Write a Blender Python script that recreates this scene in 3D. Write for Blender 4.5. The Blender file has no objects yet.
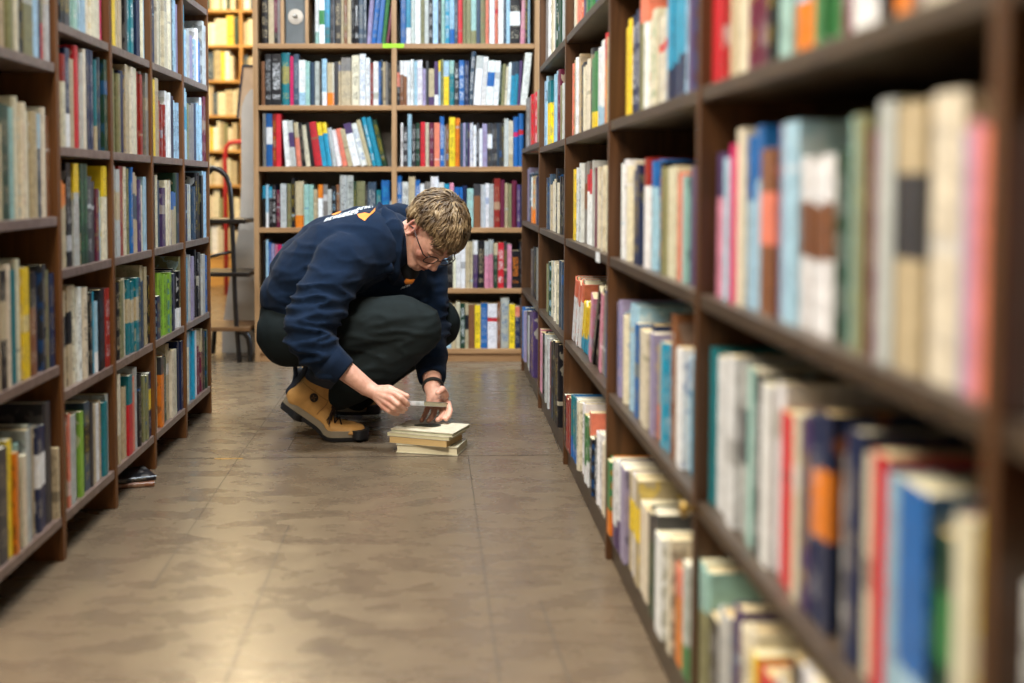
import bpy, bmesh, math, random
from mathutils import Vector, Matrix, noise
from mathutils.bvhtree import BVHTree
random.seed(11)
SC = bpy.context.scene
COL = SC.collection
PI = math.pi
# ------------------------------------------------------------ camera, light, exposure
PITCH = math.radians(3.0); FPX = 1200.0; EYE = 0.8
PX0 = 438.0; PY0 = 185.5 + FPX * math.tan(PITCH)
cd = bpy.data.cameras.new('camera'); cam = bpy.data.objects.new('camera', cd); COL.objects.link(cam)
cam.location = (0, 0, EYE); cam.rotation_euler = (PI / 2 - PITCH, 0, 0)
cd.sensor_width = 36; cd.lens = FPX / 1024 * 36
cd.shift_x = (512 - PX0) / 1024; cd.shift_y = (PY0 - 341.5) / 1024
cd.clip_start = 0.02
cd.dof.use_dof = True; cd.dof.focus_distance = 3.72; cd.dof.aperture_fstop = 1.85
SC.camera = cam
SC.view_settings.view_transform = 'Standard'; SC.view_settings.look = 'None'
SC.view_settings.gamma = 1; SC.view_settings.use_curve_mapping = False
SC.view_settings.exposure = -0.5
W = bpy.data.worlds.new('world'); SC.world = W; W.use_nodes = True
W.node_tree.nodes['Background'].inputs[0].default_value = (.75, .85, 1, 1)
W.node_tree.nodes['Background'].inputs[1].default_value = .08
def area(name, loc, aim, sx, sy, power, col):
    l = bpy.data.lights.new(name, 'AREA'); l.shape = 'RECTANGLE'; l.size = sx; l.size_y = sy; l.energy = power; l.color = col
    o = bpy.data.objects.new(name, l); COL.objects.link(o); o.location = loc
    o.rotation_euler = (Vector(aim) - Vector(loc)).to_track_quat('-Z', 'Y').to_euler(); return o
CEIL = 2.9
WARM = (1, .90, .76); COOL = (.62, .8, 1)
area('aisle_light_near', (-.92, 1.0, CEIL - .12), (-.4, 1.0, 0), .3, 1.2, 205, WARM)
area('aisle_light_middle', (-.42, 2.1, CEIL - .12), (-.2, 2.2, 0), .3, 1.2, 62, (1, .95, .88))
area('aisle_light_far', (-.15, 3.35, CEIL - .12), (-.15, 4.0, 0), 1.0, .3, 118, (.82, .92, 1))
area('next_aisle_light', (-1.9, 4.9, CEIL - .12), (-1.6, 5.0, 0), .3, 1.2, 110, (.8, .91, 1))
area('window_daylight', (2.75, 5.1, 1.75), (-.9, 4.0, 1.1), 1.4, 1.2, 330, COOL)
area('back_room_light', (-1.75, 8.3, CEIL - .12), (-1.75, 8.9, 0), 1.4, .3, 120, (1, .76, .40))
area('back_room_light', (-1.08, 6.5, CEIL - .12), (-1.08, 6.5, 0), .25, 1.1, 130, (1, .82, .5))

def at(px, py, Y):
    """point at depth Y behind picture point (px, py)"""
    xc = (px - PX0) / FPX; yc = (PY0 - py) / FPX
    dy = math.cos(PITCH) + yc * math.sin(PITCH); dz = yc * math.cos(PITCH) - math.sin(PITCH)
    return Vector((xc * Y / dy, Y, EYE + dz * Y / dy))
# ------------------------------------------------------------ materials
def lin(h):
    h = h.lstrip('#'); v = [int(h[i:i + 2], 16) / 255 for i in (0, 2, 4)]
    return tuple(c / 12.92 if c <= .04045 else ((c + .055) / 1.055) ** 2.4 for c in v)
def nt(m):
    m.use_nodes = True; return m.node_tree
def mat(name, c, rough=.5, var=.12, scale=20, stretch=(1, 1, 1), bump=0, bscale=200, metal=0, coat=0, spec=.5, sheen=0):
    m = bpy.data.materials.new(name); t = nt(m); N = t.nodes; L = t.links
    b = N['Principled BSDF']; c = lin(c) if isinstance(c, str) else c
    b.inputs['Roughness'].default_value = rough; b.inputs['Metallic'].default_value = metal
    b.inputs['Specular IOR Level'].default_value = spec; b.inputs['Coat Weight'].default_value = coat
    b.inputs['Sheen Weight'].default_value = sheen
    tc = N.new('ShaderNodeTexCoord'); mp = N.new('ShaderNodeMapping'); mp.inputs['Scale'].default_value = stretch
    L.new(tc.outputs['Object'], mp.inputs[0])
    nz = N.new('ShaderNodeTexNoise'); nz.inputs['Scale'].default_value = scale; nz.inputs['Detail'].default_value = 4
    L.new(mp.outputs[0], nz.inputs[0])
    r = N.new('ShaderNodeValToRGB'); r.color_ramp.elements[0].position = .3; r.color_ramp.elements[1].position = .7
    r.color_ramp.elements[0].color = (*[x * (1 - var) for x in c], 1); r.color_ramp.elements[1].color = (*[min(1, x * (1 + var)) for x in c], 1)
    L.new(nz.outputs['Fac'], r.inputs[0]); L.new(r.outputs[0], b.inputs['Base Color'])
    if bump:
        n2 = N.new('ShaderNodeTexNoise'); n2.inputs['Scale'].default_value = bscale; n2.inputs['Detail'].default_value = 3
        L.new(mp.outputs[0], n2.inputs[0]); bp = N.new('ShaderNodeBump'); bp.inputs['Strength'].default_value = bump; bp.inputs['Distance'].default_value = .002
        L.new(n2.outputs['Fac'], bp.inputs['Height']); L.new(bp.outputs[0], b.inputs['Normal'])
    return m
def wood(name, dark, light, axis, rough=.45):
    m = bpy.data.materials.new(name); t = nt(m); N = t.nodes; L = t.links; b = N['Principled BSDF']
    b.inputs['Roughness'].default_value = rough
    tc = N.new('ShaderNodeTexCoord'); mp = N.new('ShaderNodeMapping')
    mp.inputs['Scale'].default_value = [2 if i == axis else 30 for i in range(3)]
    L.new(tc.outputs['Object'], mp.inputs[0])
    nz = N.new('ShaderNodeTexNoise'); nz.inputs['Scale'].default_value = 1.4; nz.inputs['Detail'].default_value = 6; nz.inputs['Distortion'].default_value = .6
    L.new(mp.outputs[0], nz.inputs[0])
    r = N.new('ShaderNodeValToRGB'); r.color_ramp.elements[0].position = .32; r.color_ramp.elements[1].position = .68
    r.color_ramp.elements[0].color = (*lin(dark), 1); r.color_ramp.elements[1].color = (*lin(light), 1)
    L.new(nz.outputs['Fac'], r.inputs[0]); L.new(r.outputs[0], b.inputs['Base Color']); return m
M = {}
M['dw_z'] = wood('dark_wood_upright', '#3c2410', '#5a3a20', 2, .4); M['dw_y'] = wood('dark_wood_shelf', '#2f241b', '#473829', 1, .42)
M['dw_b'] = mat('dark_wood_back', '#2a1d14', .7)
M['mw_z'] = wood('brown_wood_upright', '#523012', '#70461f', 2, .45); M['mw_y'] = wood('brown_wood_shelf', '#5c4a42', '#7c6a62', 1, .3)
M['lw_z'] = wood('light_wood_upright', '#94704a', '#b28c64', 2, .45); M['lw_x'] = wood('light_wood_shelf', '#8e6843', '#ae865c', 0, .45)
M['lw_b'] = mat('grey_back_board', '#77726a', .7, .06)
M['yw_x'] = wood('yellow_wood_shelf', '#a87434', '#c8984e', 0); M['yw_z'] = wood('yellow_wood_upright', '#a87434', '#c8984e', 2)
M['white_paint'] = mat('cream_wall_paint', '#b0a898', .7, .04); M['ceil'] = mat('white_ceiling_paint', '#a8a8a4', .8, .03)
M['panel'] = mat('pale_grey_panel_paint', '#b4aca2', .5, .04)
M['stool'] = mat('dark_brown_varnish', '#160e09', .35, .2); M['tread'] = mat('lit_tread_wood', '#6a4a2c', .4, .2)  # lighter tread colour paints in the light caught by the lowest step
M['metal'] = mat('brushed_metal', '#b5b2ac', .35, .05, metal=.9); M['brass'] = mat('brass', '#a8894a', .35, .1, metal=.8)
M['hoodie'] = mat('navy_fleece', '#0d1f36', .95, .10, 60, bump=.35, bscale=700, sheen=.04, spec=.2)
M['rib'] = mat('navy_ribbing', '#0b1b30', .95, .12, 30, (1, 1, 1), bump=.5, bscale=500, sheen=.04, spec=.2)
M['trouser'] = mat('dark_green_grey_twill', '#111a1b', .88, .15, 40, bump=.25, bscale=900, spec=.3)
M['tee'] = mat('black_cotton', '#101114', .9)
M['boot'] = mat('tan_nubuck', '#b8894a', .75, .16, 25, bump=.3, bscale=400); M['boot2'] = mat('dark_tan_nubuck', '#8c6230', .7, .15, 25)
M['sole'] = mat('black_rubber', '#17171a', .55); M['midsole'] = mat('grey_tan_rubber', '#7c705c', .6, .08)
M['collar'] = mat('dark_navy_padding', '#1c2230', .7); M['lace'] = mat('dark_brown_lace', '#2c2018', .8)
M['orange_print'] = mat('orange_print', '#e8862a', .6, .05); M['white_print'] = mat('white_print', '#d8dde2', .6, .05)
M['frame'] = mat('dark_tortoise_plastic', '#2a1512', .3, .3); M['band'] = mat('black_woven_band', '#14130f', .7, bump=.5, bscale=600)
M['page'] = None
def glass_mat():
    m = bpy.data.materials.new('spectacle_lens'); b = nt(m).nodes['Principled BSDF']
    b.inputs['Transmission Weight'].default_value = 1; b.inputs['Roughness'].default_value = 0; b.inputs['IOR'].default_value = 1.08
    b.inputs['Base Color'].default_value = (.95, .97, .97, 1); return m
M['lens'] = glass_mat()
def skin_mat():
    m = bpy.data.materials.new('skin'); t = nt(m); N = t.nodes; L = t.links; b = N['Principled BSDF']
    a = N.new('ShaderNodeAttribute'); a.attribute_name = 'Col'
    nz = N.new('ShaderNodeTexNoise'); nz.inputs['Scale'].default_value = 55; nz.inputs['Detail'].default_value = 5
    mx = N.new('ShaderNodeMix'); mx.data_type = 'RGBA'; mx.blend_type = 'MULTIPLY'; mx.inputs[0].default_value = 1
    r = N.new('ShaderNodeValToRGB'); r.color_ramp.elements[0].color = (.86, .8, .78, 1); r.color_ramp.elements[1].color = (1, 1, 1, 1)
    r.color_ramp.elements[0].position = .3; r.color_ramp.elements[1].position = .6
    L.new(nz.outputs['Fac'], r.inputs[0]); L.new(a.outputs['Color'], mx.inputs[6]); L.new(r.outputs[0], mx.inputs[7]); L.new(mx.outputs[2], b.inputs['Base Color'])
    b.inputs['Roughness'].default_value = .5; b.inputs['Subsurface Weight'].default_value = .12; b.inputs['Subsurface Radius'].default_value = (.012, .005, .003)
    b.inputs['Subsurface Scale'].default_value = .6
    return m
M['skin'] = skin_mat()
def hair_mat():
    m = bpy.data.materials.new('dark_blond_hair'); t = nt(m); N = t.nodes; L = t.links; b = N['Principled BSDF']
    tc = N.new('ShaderNodeTexCoord'); nz = N.new('ShaderNodeTexNoise'); nz.inputs['Scale'].default_value = 28; nz.inputs['Detail'].default_value = 3
    L.new(tc.outputs['Object'], nz.inputs[0])
    r = N.new('ShaderNodeValToRGB'); e = r.color_ramp.elements
    e[0].position = .3; e[0].color = (*lin('#403022'), 1); e[1].position = .68; e[1].color = (*lin('#b09670'), 1)
    x = r.color_ramp.elements.new(.5); x.color = (*lin('#705a3e'), 1)
    L.new(nz.outputs['Fac'], r.inputs[0]); L.new(r.outputs[0], b.inputs['Base Color']); b.inputs['Roughness'].default_value = .45
    return m
M['hair'] = hair_mat()
# ---- book cover material: everything about a copy sits in mesh attributes
def book_mat():
    m = bpy.data.materials.new('printed_book_cover'); t = nt(m); N = t.nodes; L = t.links; b = N['Principled BSDF']
    def attr(n):
        a = N.new('ShaderNodeAttribute'); a.attribute_name = n; return a
    def math_(op, a, bb=None, c=None):
        n = N.new('ShaderNodeMath'); n.operation = op
        for i, v in enumerate((a, bb, c)):
            if v is None: continue
            if isinstance(v, (int, float)): n.inputs[i].default_value = v
            else: L.new(v, n.inputs[i])
        return n.outputs[0]
    col, col2, ink, par, dim = attr('Col'), attr('Col2'), attr('Ink'), attr('Par'), attr('Dim')
    uv = N.new('ShaderNodeUVMap'); uv.uv_map = 'UVMap'; s = N.new('ShaderNodeSeparateXYZ'); L.new(uv.outputs[0], s.inputs[0])
    U, V = s.outputs[0], s.outputs[1]
    p = N.new('ShaderNodeSeparateXYZ'); L.new(par.outputs['Vector'], p.inputs[0])
    d = N.new('ShaderNodeSeparateXYZ'); L.new(dim.outputs['Vector'], d.inputs[0])
    v0, v1, seed = p.outputs; w, h, amt = d.outputs
    band = math_('MULTIPLY', math_('GREATER_THAN', V, v0), math_('LESS_THAN', V, v1))
    # glyph-like strokes running along the spine
    wid = math_('MULTIPLY', w, .30)
    a1 = math_('DIVIDE', math_('MULTIPLY', V, h), wid)
    cx = N.new('ShaderNodeCombineXYZ'); L.new(a1, cx.inputs[0]); L.new(math_('MULTIPLY', U, 3.2), cx.inputs[1]); L.new(math_('MULTIPLY', seed, 37), cx.inputs[2])
    nz = N.new('ShaderNodeTexNoise'); nz.inputs['Scale'].default_value = 1.7; nz.inputs['Detail'].default_value = 1; L.new(cx.outputs[0], nz.inputs[0])
    st = math_('LESS_THAN', math_('ABSOLUTE', math_('SUBTRACT', nz.outputs['Fac'], .5)), .048)
    c2 = N.new('ShaderNodeCombineXYZ'); L.new(math_('MULTIPLY', V, 7), c2.inputs[0]); L.new(seed, c2.inputs[1])
    n2 = N.new('ShaderNodeTexNoise'); n2.inputs['Scale'].default_value = 1.0; n2.inputs['Detail'].default_value = 0; L.new(c2.outputs[0], n2.inputs[0])
    word = math_('GREATER_THAN', n2.outputs['Fac'], .42)
    inu = math_('MULTIPLY', math_('GREATER_THAN', U, .22), math_('LESS_THAN', U, .78))
    inv = math_('MULTIPLY', math_('GREATER_THAN', V, .12), math_('LESS_THAN', V, .9))
    txt = math_('MULTIPLY', math_('MULTIPLY', st, word), math_('MULTIPLY', math_('MULTIPLY', inu, inv), amt))
    # picture-like blotches on the boards
    isb = math_('GREATER_THAN', U, 1.5)
    c3 = N.new('ShaderNodeCombineXYZ'); L.new(math_('MULTIPLY', U, 3), c3.inputs[0]); L.new(math_('MULTIPLY', V, 4), c3.inputs[1]); L.new(seed, c3.inputs[2])
    n3 = N.new('ShaderNodeTexNoise'); n3.inputs['Scale'].default_value = 1.5; n3.inputs['Detail'].default_value = 4; L.new(c3.outputs[0], n3.inputs[0])
    blot = math_('MULTIPLY', math_('MULTIPLY', isb, math_('GREATER_THAN', n3.outputs['Fac'], .56)), .5)
    def mix(f, a, c):
        n = N.new('ShaderNodeMix'); n.data_type = 'RGBA'; L.new(f, n.inputs[0]); L.new(a, n.inputs[6]); L.new(c, n.inputs[7]); return n.outputs[2]
    o = mix(band, col.outputs['Color'], col2.outputs['Color']); o = mix(blot, o, col2.outputs['Color']); o = mix(txt, o, ink.outputs['Color'])
    # wear
    tc = N.new('ShaderNodeTexCoord'); n4 = N.new('ShaderNodeTexNoise'); n4.inputs['Scale'].default_value = 60; n4.inputs['Detail'].default_value = 4; L.new(tc.outputs['Object'], n4.inputs[0])
    r = N.new('ShaderNodeValToRGB'); r.color_ramp.elements[0].color = (.82, .81, .8, 1); r.color_ramp.elements[0].position = .35; r.color_ramp.elements[1].position = .6
    L.new(n4.outputs['Fac'], r.inputs[0])
    mm = N.new('ShaderNodeMix'); mm.data_type = 'RGBA'; mm.blend_type = 'MULTIPLY'; mm.inputs[0].default_value = 1; L.new(o, mm.inputs[6]); L.new(r.outputs[0], mm.inputs[7])
    L.new(mm.outputs[2], b.inputs['Base Color']); b.inputs['Roughness'].default_value = .35
    return m
M['cover'] = book_mat()
def page_mat():
    m = bpy.data.materials.new('paper_page_edges'); t = nt(m); N = t.nodes; L = t.links; b = N['Principled BSDF']
    a = N.new('ShaderNodeAttribute'); a.attribute_name = 'Col'
    uv = N.new('ShaderNodeUVMap'); uv.uv_map = 'UVMap'; mp = N.new('ShaderNodeMapping'); mp.inputs['Scale'].default_value = (60, .5, 1); L.new(uv.outputs[0], mp.inputs[0])
    nz = N.new('ShaderNodeTexNoise'); nz.inputs['Scale'].default_value = 1; L.new(mp.outputs[0], nz.inputs[0])
    r = N.new('ShaderNodeValToRGB'); r.color_ramp.elements[0].color = (.7, .68, .64, 1); r.color_ramp.elements[0].position = .35; r.color_ramp.elements[1].position = .6
    L.new(nz.outputs['Fac'], r.inputs[0])
    mm = N.new('ShaderNodeMix'); mm.data_type = 'RGBA'; mm.blend_type = 'MULTIPLY'; mm.inputs[0].default_value = 1; L.new(a.outputs['Color'], mm.inputs[6]); L.new(r.outputs[0], mm.inputs[7])
    L.new(mm.outputs[2], b.inputs['Base Color']); b.inputs['Roughness'].default_value = .8; return m
M['page'] = page_mat()
def floor_mat():
    m = bpy.data.materials.new('worn_sheet_vinyl'); t = nt(m); N = t.nodes; L = t.links; b = N['Principled BSDF']
    tc = N.new('ShaderNodeTexCoord')
    def nse(scale, st, det=6, dist=0):
        mp = N.new('ShaderNodeMapping'); mp.inputs['Scale'].default_value = st; L.new(tc.outputs['Object'], mp.inputs[0])
        n = N.new('ShaderNodeTexNoise'); n.inputs['Scale'].default_value = scale; n.inputs['Detail'].default_value = det; n.inputs['Distortion'].default_value = dist; L.new(mp.outputs[0], n.inputs[0]); return n
    n1 = nse(9, (1, 1.6, 1), 10, 0); n2 = nse(2.2, (1, .7, 1), 5); n3 = nse(60, (1, 1, 1), 5)
    r = N.new('ShaderNodeValToRGB'); e = r.color_ramp.elements; e[0].position = .15; e[0].color = (*lin('#5a4d41'), 1); e[1].position = .85; e[1].color = (*lin('#74644f'), 1)
    L.new(n1.outputs['Fac'], r.inputs[0])
    r2 = N.new('ShaderNodeValToRGB'); e = r2.color_ramp.elements; e[0].position = .3; e[0].color = (.86, .85, .84, 1); e[1].position = .7; e[1].color = (1.0, 1.0, 1.0, 1)
    L.new(n2.outputs['Fac'], r2.inputs[0])
    mm = N.new('ShaderNodeMix'); mm.data_type = 'RGBA'; mm.blend_type = 'MULTIPLY'; mm.inputs[0].default_value = 1; L.new(r.outputs[0], mm.inputs[6]); L.new(r2.outputs[0], mm.inputs[7])
    L.new(mm.outputs[2], b.inputs['Base Color'])
    r3 = N.new('ShaderNodeMapRange'); r3.inputs[1].default_value = .3; r3.inputs[2].default_value = .7; r3.inputs[3].default_value = .2; r3.inputs[4].default_value = .36
    L.new(n1.outputs['Fac'], r3.inputs[0]); L.new(r3.outputs[0], b.inputs['Roughness'])
    bp = N.new('ShaderNodeBump'); bp.inputs['Strength'].default_value = .12; bp.inputs['Distance'].default_value = .004; L.new(n3.outputs['Fac'], bp.inputs['Height']); L.new(bp.outputs[0], b.inputs['Normal'])
    return m
M['floor'] = floor_mat()
M['seam'] = mat('seam_dirt', '#3c332a', .6)
def emit(name, c, s):
    m = bpy.data.materials.new(name); b = nt(m).nodes['Principled BSDF']; b.inputs['Base Color'].default_value = (*c, 1)
    b.inputs['Emission Color'].default_value = (*c, 1); b.inputs['Emission Strength'].default_value = s; return m
# ------------------------------------------------------------ mesh helpers
def put(name, me, m=None, parent=None, smooth=False):
    o = bpy.data.objects.new(name, me); COL.objects.link(o)
    if m is not None: me.materials.append(m)
    if parent is not None: o.parent = parent
    if smooth:
        for p in me.polygons: p.use_smooth = True
    return o
def bm_put(name, bm, m=None, parent=None, smooth=False):
    me = bpy.data.meshes.new(name); bmesh.ops.recalc_face_normals(bm, faces=bm.faces[:]); bm.to_mesh(me); bm.free(); return put(name, me, m, parent, smooth)
def tag(o, label=None, cat=None, group=None, kind=None):
    if label: o['label'] = label
    if cat: o['category'] = cat
    if group: o['group'] = group
    if kind: o['kind'] = kind
    return o
def empty(name, loc=(0, 0, 0), rz=0):
    o = bpy.data.objects.new(name, None); COL.objects.link(o); o.location = loc; o.rotation_euler = (0, 0, rz); o.empty_display_size = .05; return o
def box(bm, x0, x1, y0, y1, z0, z1, bev=0.0):
    r = bmesh.ops.create_cube(bm, size=1); vs = r['verts']
    for v in vs: v.co = Vector(((x0 + x1) / 2 + v.co.x * (x1 - x0), (y0 + y1) / 2 + v.co.y * (y1 - y0), (z0 + z1) / 2 + v.co.z * (z1 - z0)))
    if bev:
        es = {e for v in vs for e in v.link_edges}
        bmesh.ops.bevel(bm, geom=list(es), offset=bev, segments=2, affect='EDGES', profile=.6)
def tube(bm, pts, r, seg=8, caps=True):
    pts = [Vector(p) for p in pts]; rs = r if isinstance(r, (list, tuple)) else [r] * len(pts); rings = []
    up = Vector((0, 0, 1)); prev = None
    for i, p in enumerate(pts):
        t = (pts[min(i + 1, len(pts) - 1)] - pts[max(i - 1, 0)]).normalized()
        a = prev if prev is not None else (up if abs(t.z) < .9 else Vector((1, 0, 0)))
        a = (a - t * a.dot(t)).normalized(); prev = a; b = t.cross(a)
        rings.append([bm.verts.new(p + (a * math.cos(k * 2 * PI / seg) + b * math.sin(k * 2 * PI / seg)) * rs[i]) for k in range(seg)])
    for A, B in zip(rings, rings[1:]):
        for k in range(seg): bm.faces.new((A[k], A[(k + 1) % seg], B[(k + 1) % seg], B[k]))
    if caps: bm.faces.new(rings[0][::-1]); bm.faces.new(rings[-1])
def rcone(bm, p1, r1, p2, r2, seg=20):
    """rounded cone, a closed tapered capsule"""
    p1, p2 = Vector(p1), Vector(p2); d = p2 - p1; n = 5
    if d.length < 1e-6: d = Vector((0, 0, 1e-5))
    t = d.normalized(); pts = []; rs = []
    for i in range(n): a = PI / 2 * (1 - (i + .25) / n); pts.append(p1 - t * r1 * math.sin(a)); rs.append(r1 * math.cos(a))
    pts += [p1, p2]; rs += [r1, r2]
    for i in range(n - 1, -1, -1): a = PI / 2 * (1 - (i + .25) / n); pts.append(p2 + t * r2 * math.sin(a)); rs.append(r2 * math.cos(a))
    tube(bm, pts, rs, seg)
def ell(bm, c, r, R=None, seg=28):
    res = bmesh.ops.create_uvsphere(bm, u_segments=seg, v_segments=seg // 2, radius=1)
    S = Matrix.Diagonal(Vector(r)); R = R or Matrix.Identity(3)
    for v in res['verts']: v.co = R @ (S @ v.co) + Vector(c)
def remeshed(name, bm, voxel, smooth, fac=.5):
    me = bpy.data.meshes.new(name + '_cage'); bmesh.ops.recalc_face_normals(bm, faces=bm.faces[:]); bm.to_mesh(me); bm.free()
    o = bpy.data.objects.new(name + '_cage', me); COL.objects.link(o)
    r = o.modifiers.new('r', 'REMESH'); r.mode = 'VOXEL'; r.voxel_size = voxel
    if smooth: s = o.modifiers.new('s', 'SMOOTH'); s.factor = fac; s.iterations = smooth
    dg = bpy.context.evaluated_depsgraph_get(); dg.update()
    out = bpy.data.meshes.new_from_object(o.evaluated_get(dg)); out.name = name
    bpy.data.objects.remove(o); bpy.data.meshes.remove(me); out.materials.clear(); return out
def prism(bm, pts, y0, y1):
    """polygon in x,z extruded along y"""
    a = [bm.verts.new((x, y0, z)) for x, z in pts]; b = [bm.verts.new((x, y1, z)) for x, z in pts]; n = len(pts)
    bm.faces.new(a); bm.faces.new(b[::-1])
    for i in range(n): bm.faces.new((a[i], b[i], b[(i + 1) % n], a[(i + 1) % n]))
# ------------------------------------------------------------ room shell
def slab(name, x0, x1, y0, y1, z0, z1, m):
    bm = bmesh.new(); box(bm, x0, x1, y0, y1, z0, z1); return tag(bm_put(name, bm, m), kind='structure')
RX0, RX1, RY0, RY1 = -3.2, 2.8, -2.5, 9.9
fl = slab('floor', RX0, RX1, RY0, RY1, -.1, 0, M['floor'])
slab('ceiling', RX0, RX1, RY0, RY1, CEIL, CEIL + .1, M['ceil'])
slab('wall_left', RX0 - .1, RX0, RY0, RY1, 0, CEIL, M['white_paint']); slab('wall_back', RX0, RX1, RY1, RY1 + .1, 0, CEIL, M['white_paint'])
slab('wall_front', RX0, RX1, RY0 - .1, RY0, 0, CEIL, M['white_paint'])
# right wall with a window opening beyond the low end bay
for z0, z1, y0, y1 in ((0, 1.1, RY0, RY1), (2.4, CEIL, RY0, RY1), (1.1, 2.4, RY0, 4.35), (1.1, 2.4, 5.85, RY1)):
    slab('wall_right', RX1, RX1 + .1, y0, y1, z0, z1, M['white_paint'])
bm = bmesh.new()
for y0, y1, z0, z1 in ((4.35, 4.4, 1.1, 2.4), (5.8, 5.85, 1.1, 2.4), (4.4, 5.8, 1.1, 1.15), (4.4, 5.8, 2.35, 2.4), (5.08, 5.12, 1.15, 2.35)): box(bm, RX1 + .02, RX1 + .08, y0, y1, z0, z1)
tag(bm_put('window_1', bm, M['white_paint']), kind='structure')
# partition behind the back case, with the gap on its left
slab('wall_partition', -.78, RX1, 5.93, 6.03, 0, CEIL, M['white_paint'])
# seams in the vinyl
def seam(pts, w, m, nm):
    bm = bmesh.new()
    for (x0, y0), (x1, y1) in zip(pts, pts[1:]):
        d = Vector((x1 - x0, y1 - y0)).normalized(); n = Vector((-d.y, d.x)) * w / 2
        vs = [bm.verts.new((x, y, z)) for z in (0.0002, .0008) for x, y in ((x0 + n.x, y0 + n.y), (x1 + n.x, y1 + n.y), (x1 - n.x, y1 - n.y), (x0 - n.x, y0 - n.y))]
        bm.faces.new(vs[4:]); [bm.faces.new((vs[i], vs[(i + 1) % 4], vs[4 + (i + 1) % 4], vs[4 + i])) for i in range(4)]
    o = bm_put(nm, bm, m, fl); return o
def gp(px, py):
    xc = (px - PX0) / FPX; yc = (PY0 - py) / FPX; dy = math.cos(PITCH) + yc * math.sin(PITCH); dz = yc * math.cos(PITCH) - math.sin(PITCH)
    k = -EYE / dz; return (xc * k, dy * k)
for a in (((225, 683), (289, 525)), ((150, 590), (237, 460)), ((237, 460), (300, 372)), ((288, 450), (305, 418)), ((468, 455), (500, 683)), ((570, 683), (540, 600)), ((560, 452), (530, 372))):
    seam([gp(*p) for p in a], .0022, M['seam'], 'floor_seam')
seam([gp(165, 459), gp(560, 455)], .0025, M['seam'], 'floor_seam')
seam([gp(214, 459), gp(243, 458.6)], .012, M['brass'], 'seam_strip')
# ------------------------------------------------------------ ceiling lamps
def lamp(x, y, rz, c, s, lab):
    e = empty('ceiling_light', (x, y, CEIL - .1), rz); tag(e, lab, 'light', 'ceiling lights')
    bm = bmesh.new(); box(bm, -.17, .17, -.65, .65, .04, .0995, .01); bm_put('housing', bm, M['white_paint'], e)
    bm = bmesh.new()
    for sx in (-.08, .08): tube(bm, [(sx, -.6, .02), (sx, .6, .02)], .016, 10)
    bm_put('tube_lamp', bm, emit('lamp_tube', c, s), e)
lamp(-.92, 1.0, 0, WARM, 4, 'warm tube ceiling light above the near end of the aisle')
lamp(-.42, 2.1, 0, WARM, 4, 'warm tube ceiling light above the middle of the aisle')
lamp(-.15, 3.35, PI / 2, (.95, .97, 1), 4, 'white tube ceiling light above the crouching person')
lamp(-1.9, 4.9, 0, (.85, .93, 1), 4, 'cool tube ceiling light over the neighbouring aisle on the left')
lamp(-1.75, 8.3, PI / 2, (1, .82, .5), 4, 'amber tube ceiling light before the honey coloured back room bookcase')
lamp(-1.08, 6.5, 0, (1, .85, .56), 30, 'amber tube ceiling light just beyond the gap beside the back case')
# ------------------------------------------------------------ bookcases
def case(label, X0, X1, front, depth, H, shelves, mz, mx, mb, sidet=.011, st=.02, kick=None, divs=(), rot=0, origin=(0, 0), label_group=None, toe=0):
    """local frame: x along the case, y into the case, front at y=0"""
    e = empty('bookcase', (origin[0], origin[1], 0), rot); tag(e, label, 'bookcase', label_group)
    for s, x in ((0, X0), (1, X1 - sidet)):
        bm = bmesh.new(); box(bm, x, x + sidet, 0, depth, 0, H, .0012); bm_put('side_panel', bm, mz, e)
    for x in divs:
        bm = bmesh.new(); box(bm, x - st / 2, x + st / 2, .001, depth - .008, kick or 0, H - st, .001); bm_put('divider', bm, mz, e)
    segs = [X0 + sidet] + [v for x in divs for v in (x - st / 2, x + st / 2)] + [X1 - sidet]
    for z in shelves:
        for a, b in zip(segs[::2], segs[1::2]):
            bm = bmesh.new(); box(bm, a + .0004, b - .0004, .002, depth - .008, z - st, z, .0015); bm_put('shelf', bm, mx, e)
    bm = bmesh.new(); box(bm, X0 + sidet, X1 - sidet, depth - .008, depth, 0.02 if toe else 0, H); bm_put('back_panel', bm, mb, e)
    bm = bmesh.new(); box(bm, X0 + sidet, X1 - sidet, .0, depth - .008, H - st, H, .001); bm_put('top_panel', bm, mx, e)
    if kick: bm = bmesh.new(); box(bm, X0 + sidet, X1 - sidet, .012, .03, 0, kick, .001); bm_put('plinth', bm, mx, e)
    elif toe: bm = bmesh.new(); box(bm, X0 + sidet, X1 - sidet, toe, toe + .018, 0, shelves[0] - st, .001); bm_put('plinth', bm, mz, e)
    return e
SHB = [.06, .335, .61, .885, 1.16, 1.435, 1.71]; SHA = [.097, .421, .735, 1.055, 1.38]; SHL = [.097, .359, .621, .883, 1.145, 1.407, 1.67]; SHR = [.075, .36, .65, .935, 1.22, 1.5, 1.79]
ZL = [2.112, 2.53, 2.945, 3.36, 3.777, 4.195]; ZR = [-.082, .776, 1.668, 2.543, 3.418, 4.293, 5.168]
FB, FL, FR = 5.41, -.797, .36
case('pale wood bookcase facing down the aisle behind the crouching person', -.83, .455, 0, .25, 2.0, SHB, M['lw_z'], M['lw_x'], M['lw_b'], .022, .022, .04, (-.197,), 0, (0, FB))
# left row: local x -> world +Y, local y -> world -X   (rot +90)
for k in range(5):
    nm = ('nearest', 'second', 'third', 'fourth', 'farthest')[k]
    case(f'brown wood bookcase bay, {nm} of the row along the left side', ZL[k], ZL[k + 1], 0, .28, 1.98, SHA if k == 0 else SHL, M['mw_z'], M['mw_y'], M['dw_b'], rot=PI / 2, origin=(FL, 0), label_group='bookcase bays of the left row', toe=.2)
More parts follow.
